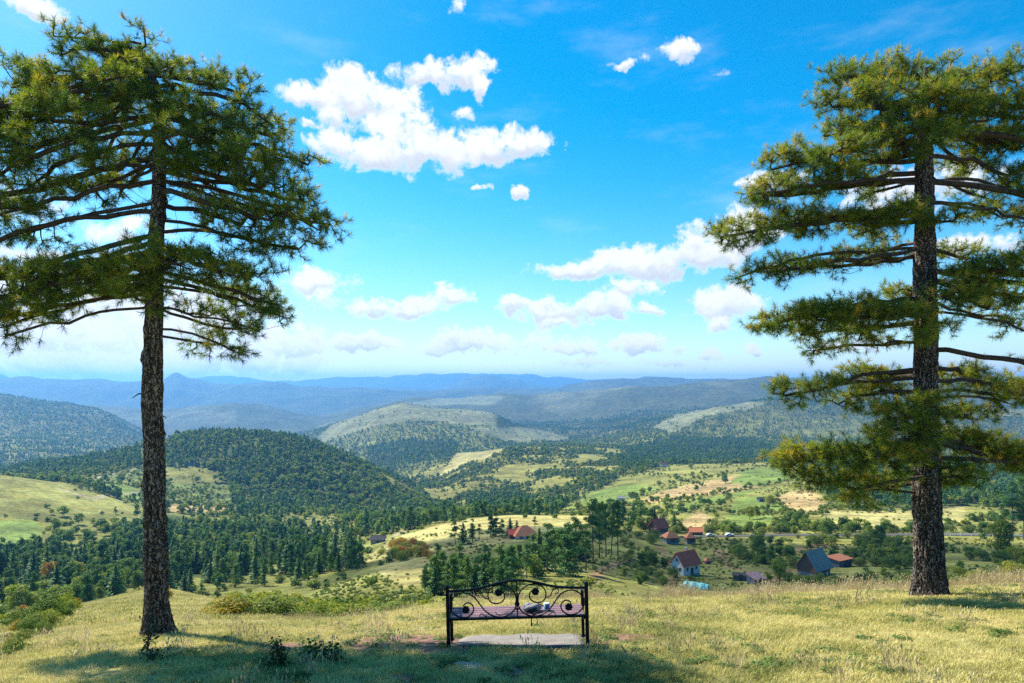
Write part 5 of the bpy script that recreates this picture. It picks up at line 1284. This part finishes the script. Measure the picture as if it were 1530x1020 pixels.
thicket((1190, 804, 1360, 818), 22, ['shrub', 'broad'], (7, 15), 'low bush on the bank below the road above the barn', 'bushes on the bank above the barn', V_)
thicket((1120, 868, 1290, 888), 16, ['shrub', 'broad'], (9, 17), 'bush at the foot of the village slope near the brow', 'bushes at the foot of the village slope', V_)
thicket((955, 832, 1062, 880), 16, ['shrub', 'broad', 'shrub'], (8, 17), 'bush in the garden around the white-gabled house', 'garden bushes around the white-gabled house', V_)
thicket((925, 800, 985, 850), 14, ['shrub', 'broad'], (9, 20), 'bush on the slope left of the village roofs', 'bushes left of the village roofs', V_)
thicket((1000, 794, 1560, 798), 60, ['shrub', 'broad', 'shrub'], (8, 17), 'dark hedge bush beyond the village road', 'hedge bushes beyond the road', (343, 420))
thicket((560, 812, 660, 838), 26, ['ashrub', 'shrub', 'yshrub'], (10, 17), 'rust and green bush in the hedge below the meadow knoll', 'hedge below the meadow knoll', (150, 420))
thicket((560, 770, 700, 782), 12, ['shrub', 'broad'], (7, 13), 'bush on the valley floor beyond the meadow knoll', 'bushes on the valley floor', (400, 800))
tree_at('broad', 1165, 866, 28, 'round dark bush standing alone beside the striped-roof shed', name='round_bush', cat='shrub', yr=V_, seed=3)
for i, (a, b, c_) in enumerate([(1513, 806, 86), (1530, 806, 96), (1500, 802, 60), (1546, 806, 80)]):
    tree_at('pine', a, b, c_, 'slender light-green pine beside the white railing at the right edge', group='slender pines by the railing', yr=(150, 345), seed=i, thin=1.0)
tree_at('yellow', 1491, 832, 54, 'small tree with a visible stem in front of the white railing', yr=V_, seed=2)
tree_at('yshrub', 1516, 838, 24, 'yellowish bush right of the small tree below the railing', yr=V_, seed=2, cat='shrub')
for i, (lib, a, b, c_, l) in enumerate([('broad', 1084, 722, 13, 'lone dark tree on the pale field above the village road'), ('yellow', 1120, 776, 20, 'bright yellow-green bush in the hedge between the green fields'), ('yellow', 1131, 774, 18, 'smaller yellow-green bush beside the brighter one between the fields'),
                                         ('ashrub', 1150, 756, 18, 'orange-brown tree by the small dark hut among the fields'), ('broad', 1040, 733, 9, 'small round tree at the edge of the tan field')]):
    tree_at(lib, a, b, c_, l, yr=(345, 1300), seed=i)

# ------------------------------------------------------------------ the village
def tilemat(name, c, c2, sc=2.2):
    m, t, p, o = newmat(name); g = t.new('ShaderNodeTexCoord').outputs['Object']; s_ = t.new('ShaderNodeSeparateXYZ'); t.put(s_.inputs[0], g)
    wv = t.math('SINE', t.math('MULTIPLY', s_.outputs[0], 6.283 * sc)); n_ = t.noise(g, 1.3, 6, .65); n2_ = t.noise(g, 7, 4, .6)
    f = t.math('ADD', t.math('MULTIPLY', n_, .7), t.math('MULTIPLY', n2_, .3)); f = t.math('MULTIPLY_ADD', wv, .05, f)
    t.put(p.inputs['Base Color'], t.ramp(f, [(.3, c2), (.65, c)])); p.inputs['Roughness'].default_value = .8; return m


M_RED = tilemat('red_tiles', (.78, .13, .07), (.52, .10, .06)); M_ORG = tilemat('orange_tiles', (.72, .24, .10), (.44, .15, .08)); M_GREYR = tilemat('grey_shingles', (.31, .30, .285), (.16, .155, .15), 1.4)
M_RUST = tilemat('rusty_sheet', (.30, .26, .27), (.26, .07, .06), .8); M_DARKR = tilemat('dark_sheet', (.07, .07, .075), (.04, .04, .04), .8)
M_WHW = plain('whitewash', (.62, .64, .66), .9, .25, 1.2); M_TIM = plain('dark_timber', (.09, .05, .04), .85, .4, 3); M_STN = plain('stone_wall', (.28, .27, .27), .9, .4, 4); M_BLUEG = plain('grey_boards', (.10, .12, .155), .85, .3, 3); M_BROWN = plain('brown_boards', (.17, .10, .085), .85, .4, 3)
M_GLS = plain('dark_glass', (.03, .035, .045), .2, .2, 3); M_TRIM = plain('pale_trim', (.5, .47, .43), .7, .2, 3)


def house(name, px, py, W_, D_, Hw, Hr, rz, wm, rm, label, kind='gable', over=.5, yr=(100, 345), base=None, win=True, chim=False, upper=None, cat='house', group=None, fence=False, ridge_in=0.0, door=True):
    q = hit(px, py, *yr); r_ = empty(name, (q.x, q.y, q.z), R(rz)); tag(r_, label, cat, group); w2, d2 = W_ / 2, D_ / 2; b0 = 0
    if base: b = MB(); b.box((0, 0, base / 2 - 1.0), (W_ - .1, D_ - .1, base + 2.0)); b.build('plinth', M_STN if wm != M_STN else M_BLUEG, r_); b0 = base
    b = MB(); zb = b0 if base else -1.5; zt = b0 + Hw
    V = [(-w2, -d2, zb), (w2, -d2, zb), (w2, d2, zb), (-w2, d2, zb), (-w2, -d2, zt), (w2, -d2, zt), (w2, d2, zt), (-w2, d2, zt)]
    if kind == 'gable':   # ridge along x, gables at the x ends
        k = .93
        V += [(-w2, 0, zt + Hr * k), (w2, 0, zt + Hr * k)]; b.add(V, [(0, 1, 5, 4), (2, 3, 7, 6), (1, 2, 6, 9, 5), (3, 0, 4, 8, 7), (0, 3, 2, 1)])
    else: b.add(V, [(0, 1, 5, 4), (2, 3, 7, 6), (1, 2, 6, 5), (3, 0, 4, 7), (0, 3, 2, 1), (4, 5, 6, 7)])
    b.build('wall', wm, r_)
    b = MB(); t_ = .14; o1 = over
    if kind == 'gable':
        sl = Hr / d2; ze = zt - sl * o1
        for s in (-1, 1):
            P = [(-w2 - o1, s * (d2 + o1), ze), (w2 + o1, s * (d2 + o1), ze), (w2 + o1 - ridge_in, 0, zt + Hr), (-w2 - o1 + ridge_in, 0, zt + Hr)]
            b.add([(x, y, z + .02) for x, y, z in P] + [(x, y, z + t_ + .02) for x, y, z in P], [(0, 1, 2, 3), (4, 5, 6, 7), (0, 1, 5, 4), (1, 2, 6, 5), (2, 3, 7, 6), (3, 0, 4, 7)])
    elif kind == 'hip':
        sl = Hr / d2; ze = zt - sl * o1 * .6; rl = max(0, w2 - d2) ; E = [(-w2 - o1, -d2 - o1, ze), (w2 + o1, -d2 - o1, ze), (w2 + o1, d2 + o1, ze), (-w2 - o1, d2 + o1, ze), (-rl - .05, 0, zt + Hr), (rl + .05, 0, zt + Hr)]
        b.add(E, [(0, 1, 5, 4), (1, 2, 5), (2, 3, 4, 5), (3, 0, 4), (0, 3, 2, 1)])
    else:
        b.add([(-w2 - o1, -d2 - o1, zt + .03), (w2 + o1, -d2 - o1, zt + .03), (w2 + o1, d2 + o1, zt + Hr), (-w2 - o1, d2 + o1, zt + Hr), (-w2 - o1, -d2 - o1, zt + .2), (w2 + o1, -d2 - o1, zt + .2), (w2 + o1, d2 + o1, zt + Hr + .17), (-w2 - o1, d2 + o1, zt + Hr + .17)], [(0, 1, 2, 3), (4, 5, 6, 7), (0, 1, 5, 4), (1, 2, 6, 5), (2, 3, 7, 6), (3, 0, 4, 7)])
    rf = b.build('roof', rm, r_)
    if kind == 'gable': b = MB(); b.tube([(-w2 - o1, 0, zt + Hr + .12), (w2 + o1, 0, zt + Hr + .12)], .1, 6); b.build('ridge_cap', rm, rf)
    if chim: b = MB(); b.box((w2 * .3, d2 * .25, zt + Hr + .1), (.55, .55, 1.5)); b.box((w2 * .3, d2 * .25, zt + Hr + .9), (.7, .7, .12)); b.build('chimney', M_TRIM, rf)
    def window(x, y, z, w, h, ax_):
        b = MB(); d_ = (w, .1, h) if ax_ == 'y' else (.1, w, h); b.box((x, y, z), d_); f_ = b.build('window', M_TRIM, r_)
        b = MB(); sg = -1 if (y if ax_ == 'y' else x) < 0 else 1; c_ = (x, y + sg * .04, z) if ax_ == 'y' else (x + sg * .04, y, z); b.box(c_, (w * .78, .05, h * .78) if ax_ == 'y' else (.05, w * .78, h * .78)); b.build('pane', M_GLS, f_)
    if win:
        for k in (-1, 1):
            if W_ > 5: window(k * W_ * .27, -d2 - .02, b0 + Hw * .55, 1.0, 1.1, 'y')
            window(-w2 - .02, k * D_ * .24, b0 + Hw * .55, .9, 1.1, 'x')
        if kind == 'gable' and Hr > 2: window(-w2 - .02, 0, zt + Hr * .35, .8, .9, 'x')
    if door: b = MB(); b.box((W_ * .02, -d2 - .03, b0 + 1.0), (1.0, .08, 2.0)); dd = b.build('door', M_TIM if wm != M_TIM else M_BROWN, r_); b = MB(); b.box((W_ * .02 + .35, -d2 - .1, b0 + 1.0), (.08, .08, .14)); b.build('handle', M_TRIM, dd)
    return r_


house('timber_house', 984, 797, 7.2, 6.0, 2.6, 3.4, 32, M_TIM, M_RED, 'dark timber house with a steep red roof, highest and leftmost in the village', base=1.2, chim=True)
house('hip_roof_house', 1002, 812, 5.6, 4.6, 2.2, 2.2, 12, M_BLUEG, M_ORG, 'square house with an orange pyramid roof and white corner, beside the steep red one', 'hip', base=1.2, over=.6)
house('small_hip_house', 1031, 812, 3.8, 3.4, 2.2, 1.7, 5, M_BROWN, M_ORG, 'smallest orange pyramid-roofed house, right of the larger pyramid roof', 'hip', base=1.0, over=.5)
house('low_barn', 1039, 799, 6.2, 4.2, 2.0, 1.6, 3, M_BROWN, M_ORG, 'long low building with an orange roof behind the pyramid-roofed houses', yr=(100, 342), win=False)
house('white_gabled_house', 1024, 858, 7.2, 5.0, 3.2, 3.1, 34, M_WHW, M_RED, 'white-gabled house with a long red roof in the middle of the village', base=.6, chim=True)
house('orange_roof_hut', 1057, 842, 1.8, 1.6, 1.3, .9, 10, M_BROWN, M_ORG, 'tiny hut with an orange roof right of the white-gabled house', 'hip', win=False, cat='hut', over=.25, door=False)
house('grey_roof_barn', 1216, 858, 8.0, 6.2, 1.8, 4.4, 36, M_BROWN, M_GREYR, 'old barn with a big blue-grey shingle roof on a stone base', base=1.3, win=False, cat='barn', over=.7)
house('orange_flat_shed', 1254, 846, 6.6, 4.6, 2.7, .5, 30, M_BLUEG, M_ORG, 'grey-walled shed with a flat orange tile roof right of the grey-roofed barn', 'shed', win=False, cat='shed', over=.5)
house('dark_shed', 1107, 867, 4.2, 2.6, 1.6, .5, -20, M_BLUEG, M_DARKR, 'long dark shed left of the striped-roof shed', 'gable', win=False, cat='shed', over=.2)
house('striped_roof_shed', 1130, 872, 3.6, 3.4, 1.6, .9, 18, M_BLUEG, M_RUST, 'shed with a pale and rusty striped sheet roof beside the dark shed', 'shed', win=False, cat='shed', over=.3)
house('meadow_house', 784, 804, 9.0, 7.0, 2.2, 3.0, 15, M_WHW, M_ORG, 'house with an orange hipped roof on the knoll left of the tall pines', 'hip', yr=(150, 460), over=.8)
house('red_annex', 769, 804, 5.0, 4.0, 2.2, 1.4, 10, M_BROWN, M_RED, 'small red-roofed outbuilding left of the orange hipped house', yr=(150, 460), cat='shed', win=False)
house('valley_house', 635, 778, 9.0, 7.0, 3.0, 3.0, 10, M_WHW, M_ORG, 'lone pale house with an orange roof on the valley floor', yr=(450, 900))
house('dark_hut', 565, 811, 7.0, 4.0, 2.2, 1.6, 0, M_STN, M_DARKR, 'dark hut at the left foot of the meadow knoll', yr=(200, 600), cat='hut', win=False)
house('white_hut', 928, 747, 8.0, 4.5, 2.6, 1.6, -10, M_WHW, M_GREYR, 'small white hut at the edge of the bright green meadow', yr=(400, 1300), cat='hut', win=False)
house('field_hut', 1137, 749, 5.0, 3.6, 2.2, 1.3, 10, M_BLUEG, M_DARKR, 'small dark hut at the corner of the green field above the village', yr=(400, 1300), cat='hut', win=False)
for i, (a, b_, rm_, l) in enumerate([(978, 696, M_RUST, 'left of two distant farmhouses at the edge of the conifer wood'), (991, 697, M_ORG, 'right of two distant farmhouses at the edge of the conifer wood')]):
    house('farmhouse', a, b_, 14, 9, 4, 4.5, 10 + 20 * i, M_WHW, rm_, l, yr=(800, 1600), group='distant farmhouses')
house('hill_farm', 288, 694, 14, 7, 3, 2.5, 0, M_STN, M_DARKR, 'long farm building half hidden on the wooded hill right of the left pine', yr=(700, 1200))
house('field_farm', 104, 720, 9, 6, 2.5, 2.2, 0, M_STN, M_RUST, 'small farm building beyond the left-hand meadow ridge', yr=(700, 1300), win=False)

# turquoise tarpaulin tunnel
q = hit(1040, 880, *V_); tt = empty('polytunnel', q, R(-28)); tag(tt, 'turquoise tarpaulin tunnel below the white-gabled house', 'tunnel')
M_TURQ = plain('turquoise_tarp', (.16, .50, .52), .5, .3, 1.6); b = MB(); V = []; n_ = 12; Ls = 9
for i in range(Ls):
    x = -2.9 + 5.8 * i / (Ls - 1); rr = 1.55 * (1 + .05 * math.sin(i * 2.4)) * (.9 if i in (0, Ls - 1) else 1)
    for k in range(n_ + 1): a = math.pi * k / n_; V.append((x, rr * math.cos(a), rr * math.sin(a) * 1.05 + (0 if 0 < k < n_ else -.3)))
m1 = n_ + 1; b.add(V, [(i * m1 + k, i * m1 + k + 1, (i + 1) * m1 + k + 1, (i + 1) * m1 + k) for i in range(Ls - 1) for k in range(n_)] + [tuple(range(m1)), tuple((Ls - 1) * m1 + k for k in range(m1))]); b.build('tarpaulin', M_TURQ, tt, smooth=False)
b = MB()
for x in (-2.0, 0, 2.0): b.tube([(x, 1.64 * math.cos(a), 1.70 * math.sin(a)) for a in [math.pi * k / 14 for k in range(15)]], .04, 5)
b.build('hoop', M_STN, tt)

# road behind the village, railing, cars
def ribbon(name, pts, wid, mat, lift, label, kind='structure'):
    P = []
    for a, b in zip(pts[:-1], pts[1:]):
        for k in range(24): P.append(a + (b - a) * (k / 24))
    P.append(pts[-1]); V = []
    for i, p_ in enumerate(P):
        d = (P[min(i + 1, len(P) - 1)] - P[max(i - 1, 0)]); nrm = np.array([-d[1], d[0]]); nrm /= np.linalg.norm(nrm)
        for s in (-1, -.5, 0, .5, 1): xy = p_ + nrm * wid / 2 * s; V.append((xy[0], xy[1], zat(*xy)))
    V = np.array(V).reshape(-1, 5, 3); zz_ = V[:, :, 2].max(1); zz_ = smooth1(zz_, 4); V[:, :, 2] = zz_[:, None] + lift; 
    lo = V[:, [0]].copy(); lo[:, :, 2] -= 2.0; hi = V[:, [4]].copy(); hi[:, :, 2] -= 2.0; V = np.concatenate([lo, V, hi], 1)
    ii = np.arange(V.shape[0] * 7).reshape(-1, 7); q_ = np.stack([ii[:-1, :-1], ii[:-1, 1:], ii[1:, 1:], ii[1:, :-1]], -1).reshape(-1, 4)
    o_ = mesh_np(name, V.reshape(-1, 3), q_, mat); tag(o_, label, None, kind=kind); return V
M_ROAD = plain('road_surface', (.085, .083, .078), .95, .3, 1.5)
RP = [np.array([X_, Y_]) for X_, Y_ in [(76, 322), (98, 334), (130, 338), (200, 338), (262, 337), (330, 334)]]
RV = ribbon('village_road', RP, 4.6, M_ROAD, .08, 'grey road running along the shoulder behind the village')
M_RAIL = plain('white_railing', (.62, .60, .58), .6, .15, 3)
rl = empty('road_railing', tuple(RV[80, 1])); tag(rl, 'white railing along the road to the right of the right pine trunk', 'railing'); o0 = Vector(tuple(RV[80, 1])); prev = None
b = MB(); b2 = MB()
for i in range(72, 121, 1):
    p_ = Vector(tuple(RV[i, 1])) - o0; 
    if prev is not None:
        b.tube([prev + Vector((0, 0, 1.1)), p_ + Vector((0, 0, 1.1))], .14, 5); b.tube([prev + Vector((0, 0, .55)), p_ + Vector((0, 0, .55))], .12, 5)
    if i % 2 == 0: b2.box(p_ + Vector((0, 0, .55)), (.25, .25, 1.3))
    prev = p_
b.build('rail', M_RAIL, rl); b2.build('post', M_RAIL, rl)


def car(px, Y, paint, rz, label):
    X_ = (px - CX) / F * Y; i = int(np.argmin(np.hypot(RV[:, 3, 0] - X_, RV[:, 3, 1] - Y))); P = RV[i, 3] if True else None
    r_ = empty('parked_car', (X_, float(RV[i, 3, 1]), float(RV[i, 3, 2])), R(rz)); tag(r_, label, 'car', 'cars on the village road')
    prof = [(-2.1, .35), (-2.15, .75), (-1.6, .95), (-1.1, 1.42), (.35, 1.45), (1.0, .98), (2.0, .82), (2.15, .4)]
    b = MB(); V = [(x, y * (1 if z < 1 else .85), z) for y in (-.85, .85) for x, z in prof]; n_ = len(prof); b.add(V, [tuple(range(n_)), tuple(range(n_, 2 * n_))] + [(k, (k + 1) % n_, n_ + (k + 1) % n_, n_ + k) for k in range(n_)]); b.build('body', paint, r_, bevel=.05)
    b = MB(); V = [(x, y, z) for y in (-.80, .80) for x, z in [(-1.35, 1.0), (-1.0, 1.36), (.3, 1.38), (.85, 1.0)]]; b.add([(x, y * 1.03, z) for x, y, z in V], [(0, 1, 2, 3), (4, 5, 6, 7), (0, 1, 5, 4), (1, 2, 6, 5), (2, 3, 7, 6), (3, 0, 4, 7)]); b.build('window', M_GLS, r_)
    for x in (-1.35, 1.35):
        for y in (-.82, .82): b = MB(); b.lathe((x, y - .1, .33), [(.33, 0), (.33, .2)], 14, 'y'); b.build('wheel', M_DARKR, r_)
car(1063, 331, plain('silver_paint', (.55, .58, .62), .35, .05, 3, metal=.4), 12, 'silver car on the village road above the small pyramid-roofed house')
car(1090, 335, plain('white_paint', (.75, .75, .75), .35, .05, 3), 5, 'white car on the village road to the right of the silver car')
# pole by the striped shed
q = hit(1140, 886, *V_); pl_ = empty('wooden_pole', q); tag(pl_, 'pale wooden pole near the striped-roof shed', 'pole'); b = MB(); b.tube([(0, 0, -.5), (0, 0, 4.6)], [.11, .08], 8); b.build('pole', M_TRIM, pl_); b = MB(); b.box((0, 0, 4.3), (.9, .09, .09)); b.build('crossarm', M_TRIM, pl_)

# ------------------------------------------------------------------ the cumulus overhead that shades the village slope
m, t, p, o = newmat('thin_cloud'); p.inputs['Base Color'].default_value = (.92, .93, .95, 1); p.inputs['Roughness'].default_value = 1
tb = t.new('ShaderNodeBsdfTransparent'); mx = t.new('ShaderNodeMixShader'); mx.inputs[0].default_value = .42; t.l.new(tb.outputs[0], mx.inputs[1]); t.l.new(p.outputs[0], mx.inputs[2]); t.l.new(mx.outputs[0], o.inputs[0])
def cloud(target, dist, rx, ry, seed, n_):
    import bmesh
    rn = random.Random(seed); c_ = Vector(target) + sun_dir * dist; b = MB()
    for k in range(n_):
        a = rn.uniform(0, 6.28); q = rn.random() ** .5 * .8; s = rn.uniform(.28, .5)
        b.blob((rx * q * math.cos(a), ry * q * math.sin(a), rn.uniform(-.1, .1) * rx), (rx * s, ry * s, rx * s * .5), 3, .22, seed * 50 + k)
    o_ = b.build('cloud', m, smooth=True, loc=c_); r_ = o_.modifiers.new('merge', 'REMESH'); r_.mode = 'VOXEL'; r_.voxel_size = rx / 22; tag(o_, 'white cumulus drifting high over the valley', 'cloud', kind='stuff')
cloud((85, 245, -62), 1500, 135, 72, 3, 22)
